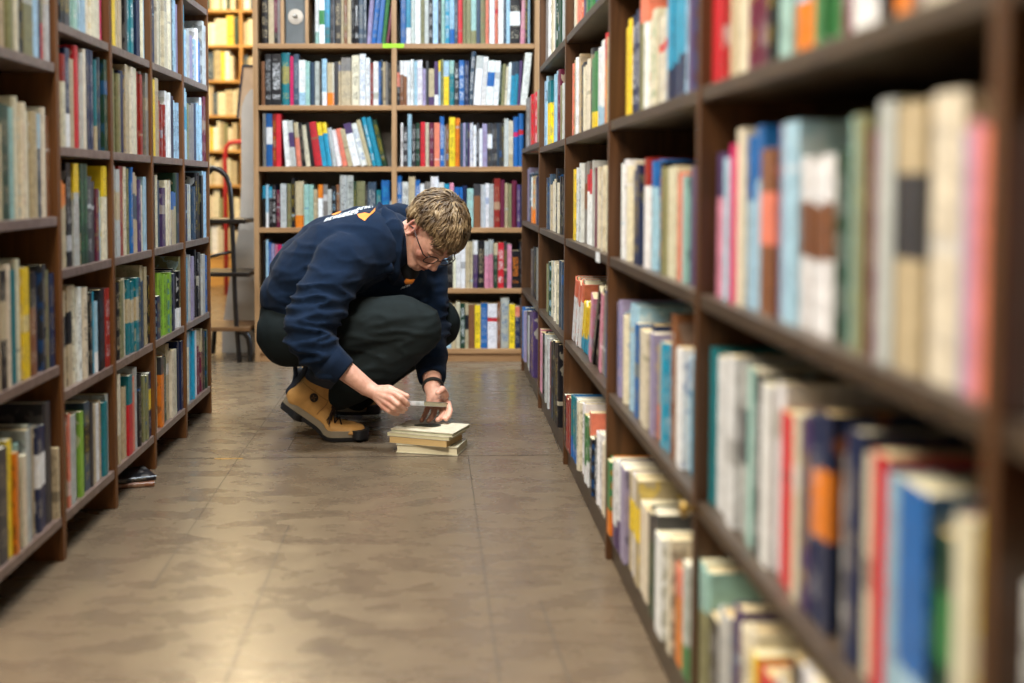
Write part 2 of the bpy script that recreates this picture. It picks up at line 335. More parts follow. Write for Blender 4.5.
# right row: local x -> world -Y, local y -> world +X (rot -90)
for k in range(6):
    nm = ('foremost', 'nearest full', 'third', 'fourth', 'fifth', 'low last')[k]
    low = k == 5
    case(f'dark brown bookcase bay, {nm} of the row along the right side', -ZR[k + 1], -ZR[k], 0, .26, .957 if low else 2.1, SHR[:3] if low else SHR, M['dw_z'], M['dw_y'], M['dw_b'], rot=-PI / 2, origin=(FR, 0), label_group='bookcase bays of the right row', kick=.05)
# ------------------------------------------------------------ books
HEX = dict(w='#e4e6e8', i='#d8d0b8', e='#b8a888', k='#15151a', n='#18264a', b='#1c62a8', c='#2494b8', s='#9cc0d6', t='#13707c', m='#93bcb4', g='#3c7e48', G='#1c3c2a', l='#80ac3a', o='#80805a', y='#e8c828', O='#dc7c20', r='#c42430', M='#641c38', p='#d088a0', f='#dc7c64', Q='#c41c60', P='#4c3864', v='#948cae', x='#807c78', a='#b4b8b6', X='#38383c', D='#34485c', B='#7c5034', R='#8c241c', K='#101014')
def col(c):
    return lin(HEX[c])
PAGEC = [lin('#d8c8a0'), lin('#e0d8c0'), lin('#c8b080'), lin('#dcd4b4')]
class Geo:
    def __init__(s): s.v = []; s.f = []; s.uv = []; s.mi = []; s.a = {k: [] for k in ('Col', 'Col2', 'Ink', 'Par', 'Dim')}
    def face(s, idx, uvs, mi, A):
        s.f.append(idx); s.uv += uvs; s.mi.append(mi)
        for k in s.a: s.a[k] += [A[k]] * len(idx)
    def mesh(s, name, mats):
        me = bpy.data.meshes.new(name); me.from_pydata(s.v, [], s.f); uv = me.uv_layers.new(name='UVMap')
        uv.data.foreach_set('uv', [c for u in s.uv for c in u])
        for k, d in s.a.items():
            at_ = me.attributes.new(k, 'FLOAT_COLOR', 'CORNER'); at_.data.foreach_set('color', [c for q in d for c in (*q, 1.0)])
        for m in mats: me.materials.append(m)
        me.polygons.foreach_set('material_index', s.mi); me.update(); return me
def xf(L):
    return (lambda p: L @ Vector(p))
def cover_geo(G, T, w, h, d, tb, rnd, A, mi=0):
    """U shaped cover, spine towards -y, base at z=0, x centred"""
    n = 5; out = [(-w / 2, d)]; inn = [(-w / 2 + tb, d)]
    ang = [PI * (i / (n - 1)) for i in range(n)]
    sp = [(-w / 2 * math.cos(a), rnd - rnd * math.sin(a)) for a in ang]
    spi = [(-(w / 2 - tb) * math.cos(a), rnd + tb - rnd * math.sin(a) * .9) for a in ang]
    out += sp + [(w / 2, d)]; inn += spi + [(w / 2 - tb, d)]
    m = len(out); b = len(G.v)
    for z in (0, h):
        for x, y in out: G.v.append(tuple(T((x, y, z))))
        for x, y in inn: G.v.append(tuple(T((x, y, z))))
    O0, I0, O1, I1 = b, b + m, b + 2 * m, b + 3 * m
    for i in range(m - 1):
        if i == 0: u = (3, 2)
        elif i == m - 2: u = (2, 3)
        else: u = ((i - 1) / (n - 1), i / (n - 1))
        G.face((O0 + i, O0 + i + 1, O1 + i + 1, O1 + i), [(u[0], 0), (u[1], 0), (u[1], 1), (u[0], 1)], mi, A)
        G.face((I0 + i + 1, I0 + i, I1 + i, I1 + i + 1), [(2, 0)] * 4, mi, A)
        G.face((O1 + i, O1 + i + 1, I1 + i + 1, I1 + i), [(.01, .99)] * 4, mi, A)
        G.face((I0 + i, I0 + i + 1, O0 + i + 1, O0 + i), [(.01, .01)] * 4, mi, A)
    for i in (0, m - 1):
        G.face((O0 + i, O1 + i, I1 + i, I0 + i) if i else (O0 + i, I0 + i, I1 + i, O1 + i), [(2, 0)] * 4, mi, A)
def page_geo(G, T, w, h, d, tb, rnd, gap, A, mi=1):
    x0, x1, y0, y1, z0, z1 = -w / 2 + tb * 1.02, w / 2 - tb * 1.02, rnd * .6 + tb * 1.6, d - gap, gap, h - gap
    if z0 == 0: z0 = .0003
    b = len(G.v)
    for z in (z0, z1):
        for x, y in ((x0, y0), (x1, y0), (x1, y1), (x0, y1)): G.v.append(tuple(T((x, y, z))))
    q = [(0, 0), (1, 0), (1, 1), (0, 1)]
    for f, u in (((3, 2, 1, 0), q), ((4, 5, 6, 7), q), ((0, 1, 5, 4), q), ((1, 2, 6, 5), [(.5, 0)] * 4), ((2, 3, 7, 6), [(1, 0), (0, 0), (0, 1), (1, 1)]), ((3, 0, 4, 7), [(.5, 0)] * 4)):
        G.face(tuple(b + i for i in f), u, mi, A)
def jit(c, a=.08):
    k = 1 + random.uniform(-a, a); return tuple(max(0, min(1, x * k * (1 + random.uniform(-.03, .03)))) for x in c)
DARK = 'knMGtPXDBRb'
def attrs(code, style, w, h):
    c = jit(col(code)); A = {}
    dark = code in DARK
    ink = col(random.choice('wiwey' if dark else 'kknRDX')); amt = .36 if random.random() < .6 else 0
    v0 = v1 = -1; c2 = jit(col(random.choice('wieksbxo')))
    if style:
        k, ic = style[0], style[1]
        if k == 't': ink = col(ic); amt = .78
        else:
            c2 = col(ic); v0, v1 = {'h': (.62 + random.random() * .15, 2), 'l': (-1, .22 + random.random() * .15), 'm': (.6, .69) if ic in 'Qr' else (.42, .74)}[k]
    elif random.random() < .3:
        v0 = random.uniform(.1, .8); v1 = v0 + random.choice((.03, .05, .15)); c2 = tuple((x + y) / 2 for x, y in zip(c, c2))
    return dict(Col=c, Col2=c2, Ink=ink, Par=(v0, v1, random.random()), Dim=(w, h, amt))
def make_book(w, h, d, code, style, Lmat, target=None, name='book', paper=None):
    hard = random.random() < .4
    tb = min(.0026 if hard else .0009, w * .2); gap = .003 if hard else .0006; rnd = min(.006, w * .25) if hard else .0008
    A = attrs(code, style, w, h); PA = dict(A); PA['Col'] = paper or random.choice(PAGEC)
    if target is not None:
        T = xf(Lmat); cover_geo(target, T, w, h, d, tb, rnd, A, 0); page_geo(target, T, w, h, d, tb, rnd, gap, PA, 1); return None
    I = xf(Matrix.Identity(4)); G = Geo(); cover_geo(G, I, w, h, d, tb, rnd, A, 0)
    o = put(name, G.mesh(name, [M['cover']])); o.matrix_world = Lmat
    G = Geo(); page_geo(G, I, w, h, d, tb, rnd, gap, PA, 0)
    p = put('page_block', G.mesh('page_block', [M['page']]), None, o); return o
STUFF = Geo()
GRP = {'B': 'books in the pale wood back bookcase', 'A': 'books in the nearest left bay', 'L': 'books in the left row of bookcases', 'R': 'books in the right row of bookcases'}
from collections import defaultdict
def plan_books():
    random.seed(7)
    F=FPX; CP,SP=math.cos(PITCH),math.sin(PITCH)
    def ray(px,py):
        xc=(px-PX0)/F; yc=(PY0-py)/F
        return xc, CP+yc*SP, yc*CP-SP
    def proj(x,y,z):
        z-=.8
        zc=y*CP-z*SP; yc=y*SP+z*CP
        return PX0+F*x/zc, PY0-F*yc/zc
    PAL='wiekKnbcstmgGloyOrMpfQPvxXaDBR'
    NAME=dict(w='white',i='ivory',e='beige',k='black',n='navy',b='blue',c='bright blue',s='pale blue',t='teal',m='mint green',g='green',G='dark green',l='lime green',o='olive green',y='yellow',O='orange',r='red',M='maroon',p='pink',f='salmon',Q='magenta',P='purple',v='lavender',x='grey',X='charcoal',a='light grey',D='slate blue',B='brown',R='dark red',K='black')
    ZL=[2.112,2.53,2.945,3.36,3.777,4.195]; ZR=[-.082,.776,1.668,2.543,3.418,4.293,5.168]
    SIDE=.011
    SH={'B':[.06,.335,.61,.885,1.16,1.435,1.71],'A':[.097,.421,.735,1.055,1.38],'L':[.097,.359,.621,.883,1.145,1.407,1.67],'R':[.075,.36,.65,.935,1.22,1.5,1.79]}
    # cell: case,bay,shelf,cx0,cy0,scale,defaulttop,endx,items
    CELLS=[]
    def C(case,bay,sh,x0,y0,s,top,end,items): CELLS.append((case,bay,sh,x0,y0,s,top,end,items))
    # item: base[/style]:x[:top][:lean] ; style: t<ink> text, h<c> top band, l<c> low band, m<c> mid block ; '_' gap
    s7=1024/136.
    C('B',0,5,260,0,s7,-8,172,'k/te:5 e:60 M/lk:103 x:130 M:150:-5')
    C('B',0,5,260,0,s7,-8,990,'_:0 w/lm:412 w/mg:443 c/lt:485 X/tx:525 k/te:560 e:608 B:632 e:655 k:685 k/tw:710 D:742 D/tw:778 v:800:-8:30 b:835:-8:35 b:875:-8:35 g:912:-8:40 M:945:-8:45 _:968')
    C('B',1,5,394,0,s7,-8,1024,'b:50 c/lw:92 a:128 w:158 o:200 a:230 X/tw:262 s:292 X:332 m:355 c/tw:385 s/lb:418 D:455 r:482 o:515 o:545 m/lo:580:-8 D:620 o:650 f:690 w:718 f/mr:757 w:785 D:825 s:845 k/mw:872:0 p/te:950:-8:15 k:985 s:1008')
    C('B',0,4,260,48,s7,100,990,'B:5 k:32:45 k/tw:80:45 t/mo:155:35 Q:220:60 D:247:45 w/ls:288:90 m:338:100 D:370:105 a:405 k:445 s/lw:460:80 e/lO:497:110 X:553 e:583 e/hx:605:72 i/tk:687:55 w/tb:742:45 w/tP:792:75 R:824:110 w:848 b:887 D:905:85 e:920:105 x:940 k:960:110 _:985')
    C('B',1,4,394,48,s7,95,1002,'k/mf:20 B/hw:45 B/hw:72 w:98 w/tk:122:85 s:150 w/tv:175:90 v/tM:213:155 X:240 e/lP:262:155 P/lw:303:100 s/hy:335 o/tk:350:85 y/hs:374:95 t/hm:415:92 X/tw:455:110 b/tw:490:92 n:530:95 D/tw:562:25:20 w/ha:597:60:25 w:650:65:22 w/mb:690:95:20 w:745:98:20 G:785:120:15 o:805:120:15 i:830:140:15 w:850:110:15 c/hD:872:105:18 c/hD:900:100:18 P:928:95:20 w:950:35:38')
    C('B',0,3,260,108,s7,110,990,'x:20:40 b/mw:45:40 R:92:45 r:122:45 _:160 w:190:95:-25 a/mP:235:95:-30 f/he:275:110:-25 k:315:110:-30 i:345:130:-38 k:382:110:-40 r:412:105:-50 c/hy:470:110:-45 c/hy:506:110:-45 a:542:150:-40 w:577:165:-48 f:620:155:-52 e:662:160:-60 w/hP:700:115:-75 w/tb:758:115:-75 e:810:90:-88 c/tw:845:70:-85 c:878:70:-85 G:920:90:-80 _:960')
    C('B',1,3,394,108,s7,112,1000,'w:50 X/tw:68:140 s:102:45 X/tw:133:120 G:165 r:198:105 i:235:110 M:265 f:302:112 b/tw:345:65 a:378:135 B:390:120 y/tk:415:70 O:460:75 D:498 v:520 D:540 P:555 w/tb:572 w:597:130 X/tw:620 w:642:155 v:665:118 X/mw:702 X:740:118 X:757 D:777 X:795 X:812 a:828:80 i/le:862:95 b/mQ:898:65 b/mr:937:40 _:978')
    C('B',0,2,260,170,s7,110,990,'k/hc:5:120 s/lw:30 k/hc:52:125 k/tw:80:110 M:108:150 a:142:105 o/lo:188:105 k:225:60 e/lO:250:85 m:318 m:355 e:390:145 w/hO:425:110 x:465:110 a:498:145 k/ts:530:120 B:560 a/tk:588:40 a/tk:645:40 G:692:85 o:712:85 X:782 D/ta:800:90 t:865:150 b/tc:902:78 a:967:235 _:985')
    C('B',1,2,394,170,s7,105,975,'b/tw:20:45 w/tk:60:90 e:110:50 b/tw:160:75 w:195:105 x:228:90 w:275:50 w:335:95 c/tk:378:105 p:420:98 w/hb:450:130 w/hb:490:130 n:518:118 m:550:140 B/hX:600:105 a:652:110 w:690:100 a:715:105 R:752:65 M:800:75 e:832:100 o:863:105 M:885:80 P:925:110 n:950:112')
    C('B',0,1,260,232,s7,70,990,'k:5 s:28:60 b:50:80 v:68:90 p:95:95 Q:118:95 c:150:95 w:190 x:225 k:260 e:300 o:350 s:400 w:440 X:490 t:540 M:590 i:640 b:700 e:750 x:800 G:850 k:900 w:940')
    C('B',1,1,394,232,s7,80,270,'e:20 n:60 w:100 o:150 x:200 s:240')
    C('B',1,1,430,232,10.24,100,962,'_:10 s:122:120 k/tx:172 i/hw:235 w:265 w:315:100 e:362 e:408 P/hw:438:90 k/te:492:90 p/ha:557:95 p/ha:600:80 G/he:650:115 r/tw:693:110 X:755 p:790:125 k/tO:835:195 k/tx:915:95')
    C('B',0,0,260,292,s7,80,990,'n:5 k/tw:28:60 i:60 t:95 M:140 w:180 x:225 k:260 e:300 o:350 s:400 w:440 X:490 t:540 M:590 i:640 b:700 e:750 x:800 G:850 k:900 w:940')
    C('B',1,0,394,292,s7,80,290,'e:20 r:60 w:100 k:150 x:200 i:240')
    C('B',1,0,430,292,8.76,110,830,'_:20 i:100:150 s:130:100 e:185:110 i:225:90 G/tw:262:100 e/mk:305:100 B:337:110 y/tk:390:115 b/lb:442:100 w/mr:503:105 B:588:90 a/tb:617:52 y/tk:692:110 n/hf:742:130 X/tx:785:55')
    # left near unit
    C('A',0,3,0,0,7.58,-300,422,'e:-80 i:0 a:22 e:45 o:95 i/te:140 k:187 o:215 s:283 n:320 o/lr:345 a:383')
    C('A',0,2,0,90,4.88,100,285,'a:-60:130 e:2:170 G:32:75 m:80:90 i:110:40 i:160:110 e:188:110 D/hs:218:120 i:243:90 B:262:130')
    C('A',0,1,0,220,3.594,160,214,'b:-50 e:-25:160 k/me:5:180 i:28:160 b:42:180 t:56:180 i:78:140 y:97:170 B/hk:120:185 n:147:200 X:166 o:178:180 n:194:190')
    C('A',0,0,0,390,3.25,150,202,'G:-60:240 e:-40:220 X:-18:200 y:16:170 O:38:210 m:50:180 i:68:215 a:82:130 D:100:115 e:117:120 n/mw:128:110 X:167:35 e:192:180')
    # left regular
    C('L',0,4,56,0,4.27,-250,238,'D:20 k:50 X:65 m/tw:90 s:125 i/te:157 Q:222')
    C('L',0,3,56,0,4.27,215,240,'i/hR:28:235 n/lw:68:215 e:86:260 r:108:190 a:128:235 i:140:220 n:152:205 t/le:178:260 k:205:265 D:214:255 G:226:265')
    C('L',0,2,56,150,4.88,130,272,'a:26 e/hO:48:150 k:82:60 a/hy:108:65 G/tg:134:55 X:170:130 M:212:190 s/hm:228:200 i/hy:248:80')
    C('L',0,1,56,270,5.25,100,307,'e:28:150 e/mk:50:110 e/mk:84:80 i/tk:112:70 k/te:182:100 c:215:110 s/lw:225:160 k/tD:242:95 R:280:90')
    C('L',0,0,56,380,4.55,130,262,'g/hm:35:190 f:62:150 a:74:150 l:118:135 D/mk:147:95 X:172:100 e:184:95 t:228:95 a:248:60')
    C('L',1,4,104,0,4.27,-250,208,'o:45 y:58 e:72 k:100 t/tw:122 n:165 i:180 s:200')
    C('L',1,3,104,0,4.27,310,208,'G:45:310 o:68:305 n:95:310 e:110:280 i:135:280 R:163:315 x:185:315')
    C('L',1,2,104,150,5.7,110,294,'a/me:55:85 R:107:80 i/tk:133:98 b:183:100 e/mD:198:130 P:230:170 i:246:200 s:262:155')
    C('L',1,1,104,250,5.7,170,290,'e:68:160 G:78:190 k/te:98:180 o:118:170 i:137:155 t/me:160:155 D:216:150 e:245:80 k:278:140')
    C('L',1,0,104,350,5.25,110,285,'i/le:50:110 e:88:190 r/ht:137:125 f:163:130 a:183:80 k:203:110 o:220:110 n/my:262:100')
    C('L',2,4,148,0,7.58,-140,280,'s:42 n:60 i:95 i:150 x:213:30 s:236:30 v:256:60')
    C('L',2,3,148,70,6.83,70,258,'n:52:40 y:66:80 e:86:70 b:110 R:123:225 w:166:160 n:198:190 s/tk:218:225')
    C('L',2,2,148,160,6.83,110,264,'k/tx:60:110 i:100:105 D:118:140 P:136:190 i:160:140 e/hb:190:215 G:225:90 D:245:90')
    C('L',2,1,148,240,6.21,110,240,'e:50:210 n:72:340 l/tk:95:190 n:165:180 k/lw:193:165 o:228:95')
    C('L',2,0,148,320,5.69,120,232,'s:50:260 e:76:190 O/hX:92:190 G:124:200 e:145:120 i/te:160:150 b:192:150 n:208:100')
    C('L',3,4,148,0,7.58,240,466,'c:288:50 s:315:250 a:333:240 v:350:290 M:370:310 s:384:320 w:398 b:414:320 a:438:190')
    C('L',3,3,148,70,6.83,180,426,'M:268:175 s/mc:282:140 o:305:240 x:322:250 x:340:240 n:358:240 s/tD:374:240 w:396:200 M:410:195')
    C('L',3,2,148,160,6.83,110,434,'n:276:150 a/ty:312:165 D:332:165 k:358:90 k:380:90 s:404:70')
    C('L',3,1,148,240,6.21,80,402,'a:255:70 c:270:100 a:286:80 v:304:90 k:334:50 a:366:80 b:382:80')
    C('L',3,0,148,320,5.69,60,384,'R:236:90 i:250:140 s:262:50 c:278:40 w:298:20 M/he:320:30 k:352:40 G:368:30')
    # right
    C('R',1,3,696,0,3.12,-260,880,'r/hw:8 i:38 M:97 k:158 m:185 s/lO:222 D:285 g/mw:303 M:360 w:400 k:485 O:508 B:568 i:592 f:690 O:725 e:790')
    C('R',1,2,700,90,2.2,110,275,'p/hP:32:140 s:52:150 Q:64:120 i:80:85 s/hb:97:80 B/mf:128:130 v:158:75 s:173:70 w/mB:206:145')
    C('R',1,2,830,80,1.954,80,312,'G:-2:140 m:22:70 o:50:70 M:76:100 a:98:40 e/mX:130:45 i:182:25 v:244:100 p:270:80 f:290:90')
    C('R',1,1,696,330,2.53,100,310,'t:24:40 w:36:50 a/mk:86:80 m:112:90 k/tw:134:100 w:150:120 r:190:200 i:225:200 P:242:210 n/mO:263:190')
    C('R',1,1,820,400,2.41,110,362,'x/tw:8:120 n:28:60 i:64:120 r:94:115 s:128:165 b/ls:158:190 G/mg:224:300 i/lp:262:262 y:306:262')
    C('R',1,0,690,520,4.11,200,1250,'o/hm:48:150 k:108:370 a:150:350 P:190:330 i/tk:225:420 i:270:420 y:300:520 r:325:600 a:385:640 k:440:560 w:500:600 n:600:620 e:700:700 t:800:760 i:920:800 M:1060:900')
    C('R',2,3,612,0,5.25,-40,442,'y:62:110 n/tw:95:60 w/hf:130:-20 i/tg:180:60 a/mr:228:70 c/ln:300:-20 s/tX:383:-20 P:412:-20')
    C('R',2,2,612,140,3.8,80,322,'w:33:75 i:56:80 n:82:95 w/hR:106:70 s/hb:140:75 k/tO:174:85 o:188:105 i/te:204:100 f:238:125 m:262:110 P:296:100')
    C('R',2,1,606,280,3.255,100,292,'v/tb:20:55 i:34:105 s:52:70 b:80:130 i:90:150 n:118:135 v:128:160 e/lO:140:200 c:158:190 B:186 w:198:200 c/hs:226:235 k:250:250 e/hX:268:260')
    C('R',2,0,590,420,2.595,150,258,'g/lO:38:55 w/lP:60:60 v:78:80 e/my:90:95 i:120:175 G/hX:142:180 w:172:250 i:190:250 O/hf:210:330 a/lg:230:320')
    C('R',3,4,520,0,4.875,-160,436,'i:238 f:256 P:276 g:302 b:334 y:352 e:380 k:405')
    C('R',3,3,520,0,4.875,300,436,'f:218:345 e:230:305 X:252:340 i:272:350 i:290:320 X:304:270 g/ly:316:290 w/ls:342:235 O/hr:368:200 e:390:200 o:415:140')
    C('R',3,2,520,140,5.25,120,468,'y:230:160 w/tk:255:130 x/mB:285:120 w/hr:303:160 a:325:115 M:343:150 i:360:140 i:395:140 e:430:140')
    C('R',3,1,520,240,4.27,200,378,'w/hf:175:135:-12 y/lc:208:230:-10 p:243:200:-10 k/te:264:175:-22 p:292:200:-8 x:308:200:-5 b:320:195 i:338:250')
    C('R',3,0,540,350,3.25,60,215,'k:42:60 R:54:65 t/lb:72:75 w/tk:92:95 O/ty:113:150 g/lw:124:150 s/hf:140:145 k/tw:148:220 w/tk:170:220 i:190:255')
    C('R',4,4,520,0,4.875,-160,218,'x:122 e:138 i:154 G:172 a:196')
    C('R',4,3,520,0,4.875,370,218,'s:102:395 y/ht:116:395 s:146 M:158:365 a:172:430 X:188:325')
    C('R',4,2,520,140,5.25,180,230,'D:141 e:158:230 i:172:205 k/te:184:150 i:196:220 k:212')
    C('R',4,1,520,240,4.27,90,180,'o:103:100 G:114 i/tk:128:90 D:165')
    C('R',4,0,520,240,4.27,380,180,'p:93:380 k:112 a:122:400 M:140:430 k:155:420')
    C('R',5,3,522,60,4.88,150,82,'x:14 r/tM:27:155 e:58:140 X:72')
    C('R',5,2,520,140,5.25,180,100,'v:16:150 D:28:180 e/lO:40:190 n:58:190 k:75:170 s:88:150')
    C('R',5,1,520,240,4.27,30,76,'X:48 k:58 x:68')
    C('R',5,0,520,240,4.27,300,78,'b:28:285 v:38:300 k:46 a:54:320 P:64')
    C('R',0,2,1000,80,1,70,1075,'w:6:40 p:24:60 k:40 i:60')
    C('R',0,1,980,400,1,150,1075,'w/tk:2:168 e:40:160 r:60')
    C('R',0,3,1000,0,1,-60,1075,'w:6 c:30 k:55')
    XB0,XB1=-.806,.40
    books=[]
    for ci,(case,bay,sh,x0,y0,s,top,end,items) in enumerate(CELLS):
        its=[]
        for it in items.split():
            a=it.split(':'); st=a[0].split('/')
            its.append((st[0],st[1] if len(st)>1 else '',float(a[1]),float(a[2]) if len(a)>2 else top,float(a[3]) if len(a)>3 else 0))
        zb=SH[case][sh]
        def cx(v): return x0+v/s
        def along(px):
            if case=='B':
                d=ray(px,proj(0,5.42,zb)[1]); return d[0]*5.42/d[1]
            X=.378 if case=='R' else -.805
            # iterate Z for height zb
            Z=F*X/(px-PX0)
            for _ in range(6):
                zc=Z*CP-(zb+.1-.8)*SP
                Z+= (F*X/(px-PX0)-zc)/CP
            return Z
        n=len(its)
        for i,(c,st,x,tp,ln) in enumerate(its):
            if c=='_': continue
            xe=its[i+1][2] if i+1<n else end
            u0,u1=along(cx(x)),along(cx(xe))
            if case!='B' : 
                if u0>u1: u0,u1=u1,u0
            yt=y0+tp/s
            um=(u0+u1)/2
            if case=='B':
                d=ray(cx(x),yt); H=.8+d[2]*5.42/d[1]-zb; L=ln/s/F*5.4
            else:
                # height at spine plane at the given location
                px=cx((x+xe)/2); X=.378 if case=='R' else -.805
                d=ray(px,yt); k=um/d[1]; H=.8+d[2]*k-zb; L=-ln/s*(um*um)/(F*.378)*1.0
            if yt<0: H=max(H,.2+random.random()*.035)
            books.append(dict(case=case,bay=bay,sh=sh,u0=u0,u1=u1,H=H,L=L,c=c,st=st,zb=zb,cell=ci))
    # clamp into bays
    for b in books:
        if b['case']=='B':
            lo,hi=(XB0+.012,-.207) if b['bay']==0 else (-.187,.415)
        elif b['case']=='R': lo,hi=ZR[b['bay']]+SIDE+.002,ZR[b['bay']+1]-SIDE-.002
        else:
            k=0 if b['case']=='A' else b['bay']+1
            lo,hi=ZL[k]+SIDE+.002,ZL[k+1]-SIDE-.002
        b['lo'],b['hi']=lo,hi
    byc=defaultdict(list)
    for b in books: byc[(b['case'],b['bay'],b['sh'])].append(b)
    out=[]
    for k,bs in list(byc.items()):
        lo,hi=bs[0]['lo'],bs[0]['hi']
        bs.sort(key=lambda b:b['u0'])
        a0,a1=bs[0]['u0'],bs[-1]['u1']
        # linear remap only if outside
        if a1-a0<=hi-lo:
            s0=min(max(a0,lo),hi-(a1-a0)); s1=s0+a1-a0
        else: s0,s1=lo,hi
        if k[0]=='R' and k[1]==0: s0,s1=a0,a1=max(a0,.50),hi
        f=(s1-s0)/(a1-a0)

        for b in bs:
            if k[0]=='R' and k[1]==0: continue
            b['u0']=s0+(b['u0']-a0)*f; b['u1']=s0+(b['u1']-a0)*f
        if k[0]=='R' and k[1]==0:
            # near edge books: lay from hi backwards
            z=hi
            for b in reversed(bs):
                t=min(.035,max(.02,b['u1']-b['u0'])); b['u1']=z; b['u0']=z-t; z-=t+.001
        nb=[]
        for b in bs:
            th=b['u1']-b['u0']; mx={'R':.05,'L':.038,'A':.045,'B':.055}[k[0]]
            m=max(1,round(th/(mx*.8))) if th>mx and not (k[0]=='R' and k[1]==0) else 1
            for j in range(m):
                c=dict(b); c['u0']=b['u0']+th*j/m; c['u1']=b['u0']+th*(j+1)/m
                if j>0: c['H']=b['H']-random.random()*.012
                if m>1 and j==m-2 and m>=3 and b['c'] in 'wiea': c['c']=random.choice('wieao')
                if m>1: c['L']=b['L']
                nb.append(c)
        bs=byc[k]=nb
        gap=[SH[k[0]][k[2]+1]-SH[k[0]][k[2]]-.03 if k[2]+1<len(SH[k[0]]) else .3][0]
        for i,b in enumerate(bs):
            b['H']=max(.12,min(b['H'],gap-.004 if not (k[0]=='R' and k[1]==5 and k[2]==3) else .23))
            b['idx']=i; b['n']=len(bs)
            b['L']=max(-.12,min(.12,b['L']))
    books=[b for bs in byc.values() for b in bs]
    for b in books:
        # projected area
        z0,z1=b['zb'],b['zb']+b['H']
        if b['case']=='B': pts=[proj(u,5.42,z) for u in(b['u0'],b['u1']) for z in(z0,z1)]
        else:
            X=.378 if b['case']=='R' else -.805
            pts=[proj(X,max(u,.3),z) for u in(b['u0'],b['u1']) for z in(z0,z1)]
        xs=[min(1024,max(0,p[0])) for p in pts]; ys=[min(683,max(0,p[1])) for p in pts]
        w=max(xs)-min(xs); h=max(ys)-min(ys); A=w*h
        cxp=(max(xs)+min(xs))/2; cyt=min(ys)
        if b['case']=='B':
            man = (262<cxp<445 and b['sh']<=0) or (290<cxp<450 and b['sh']==1)
            if man: A=0
            elif b['sh']==2 and 300<cxp<475: A*=.55
            if b['sh']==1 and cxp<262: A*=.7
        if b['case']=='R' and b['bay']==0 and b['u0']<.7: A=0
        b['A']=A; b['thick']=b['u1']-b['u0']
    order=sorted(books,key=lambda b:-b['A'])
    N=298
    for i,b in enumerate(order): b['ind']= i<N
    # labels
    shelfn={'R':['lowest shelf','second shelf up','third shelf up','fourth shelf up','fifth shelf up'],
    'L':['lowest shelf','second shelf up','third shelf up','fourth shelf up','fifth shelf up'],
    'A':['lowest shelf','second shelf up','third shelf up','fourth shelf up'],
    'B':['lowest shelf','second shelf up','third shelf up','fourth shelf up','fifth shelf up','sixth shelf up']}
    bayn={('R',0):'foremost right bay',('R',1):'nearest full right bay',('R',2):'second right bay',('R',3):'third right bay',('R',4):'fourth right bay',('R',5):'low end bay right',
    ('L',0):'second left bay',('L',1):'third left bay',('L',2):'fourth left bay',('L',3):'farthest left bay',('A',0):'nearest left bay',('B',0):'back case left half',('B',1):'back case right half'}
    featn={'t':'lettered','h':'{}-topped','l':'{}-footed','m':'{}-panelled'}
    ordn='first second third fourth fifth sixth seventh eighth ninth tenth eleventh twelfth thirteenth fourteenth fifteenth sixteenth seventeenth eighteenth nineteenth twentieth twenty-first twenty-second twenty-third twenty-fourth twenty-fifth twenty-sixth twenty-seventh twenty-eighth twenty-ninth thirtieth thirty-first thirty-second thirty-third thirty-fourth'.split()
    def desc(b):
        s=NAME[b['c']]
        if b['st']:
            f=featn[b['st'][0]]
            f=f.format(NAME[b['st'][1]]) if '{}' in f else f
            s=f+' '+s
        return s
    def screen_order(bs): # left to right on picture
        k=bs[0]['case']
        if k=='R': return sorted(bs,key=lambda b:-b['u0'])
        return sorted(bs,key=lambda b:b['u0'])
    labels={}
    cand=defaultdict(list)
    for k,bs in byc.items():
        so=screen_order(bs)
        for i,b in enumerate(so):
            b['ord']=i
            A=NAME[so[i-1]['c']] if i>0 else None; Bn=NAME[so[i+1]['c']] if i+1<len(so) else None
            w=[]
            if A and Bn: loc=f'between {A} and {Bn} books' if A!=Bn else f'between two {A} books'
            elif Bn: loc=f'leftmost, beside a {Bn} book'
            elif A: loc=f'rightmost, beside a {A} book'
            else: loc='alone'
            lean='leaning ' if abs(b['L'])>.02 else ''
            b['l1']=f"{lean}{desc(b)} book {loc}, {shelfn[b['case']][b['sh']]}, {bayn[(b['case'],b['bay'])]}"
            cand[b['l1']].append(b)
    for l,bs in cand.items():
        for b in bs:
            if len(bs)==1 and len(l.replace(',','').split())<=16: b['lab']=l
            else:
                b['lab']=f"{desc(b)} book, {ordn[b['ord']]} from the left, {shelfn[b['case']][b['sh']]}, {bayn[(b['case'],b['bay'])]}"
    ls=[b['lab'] for b in books if b['ind']]

    return books
books = plan_books()

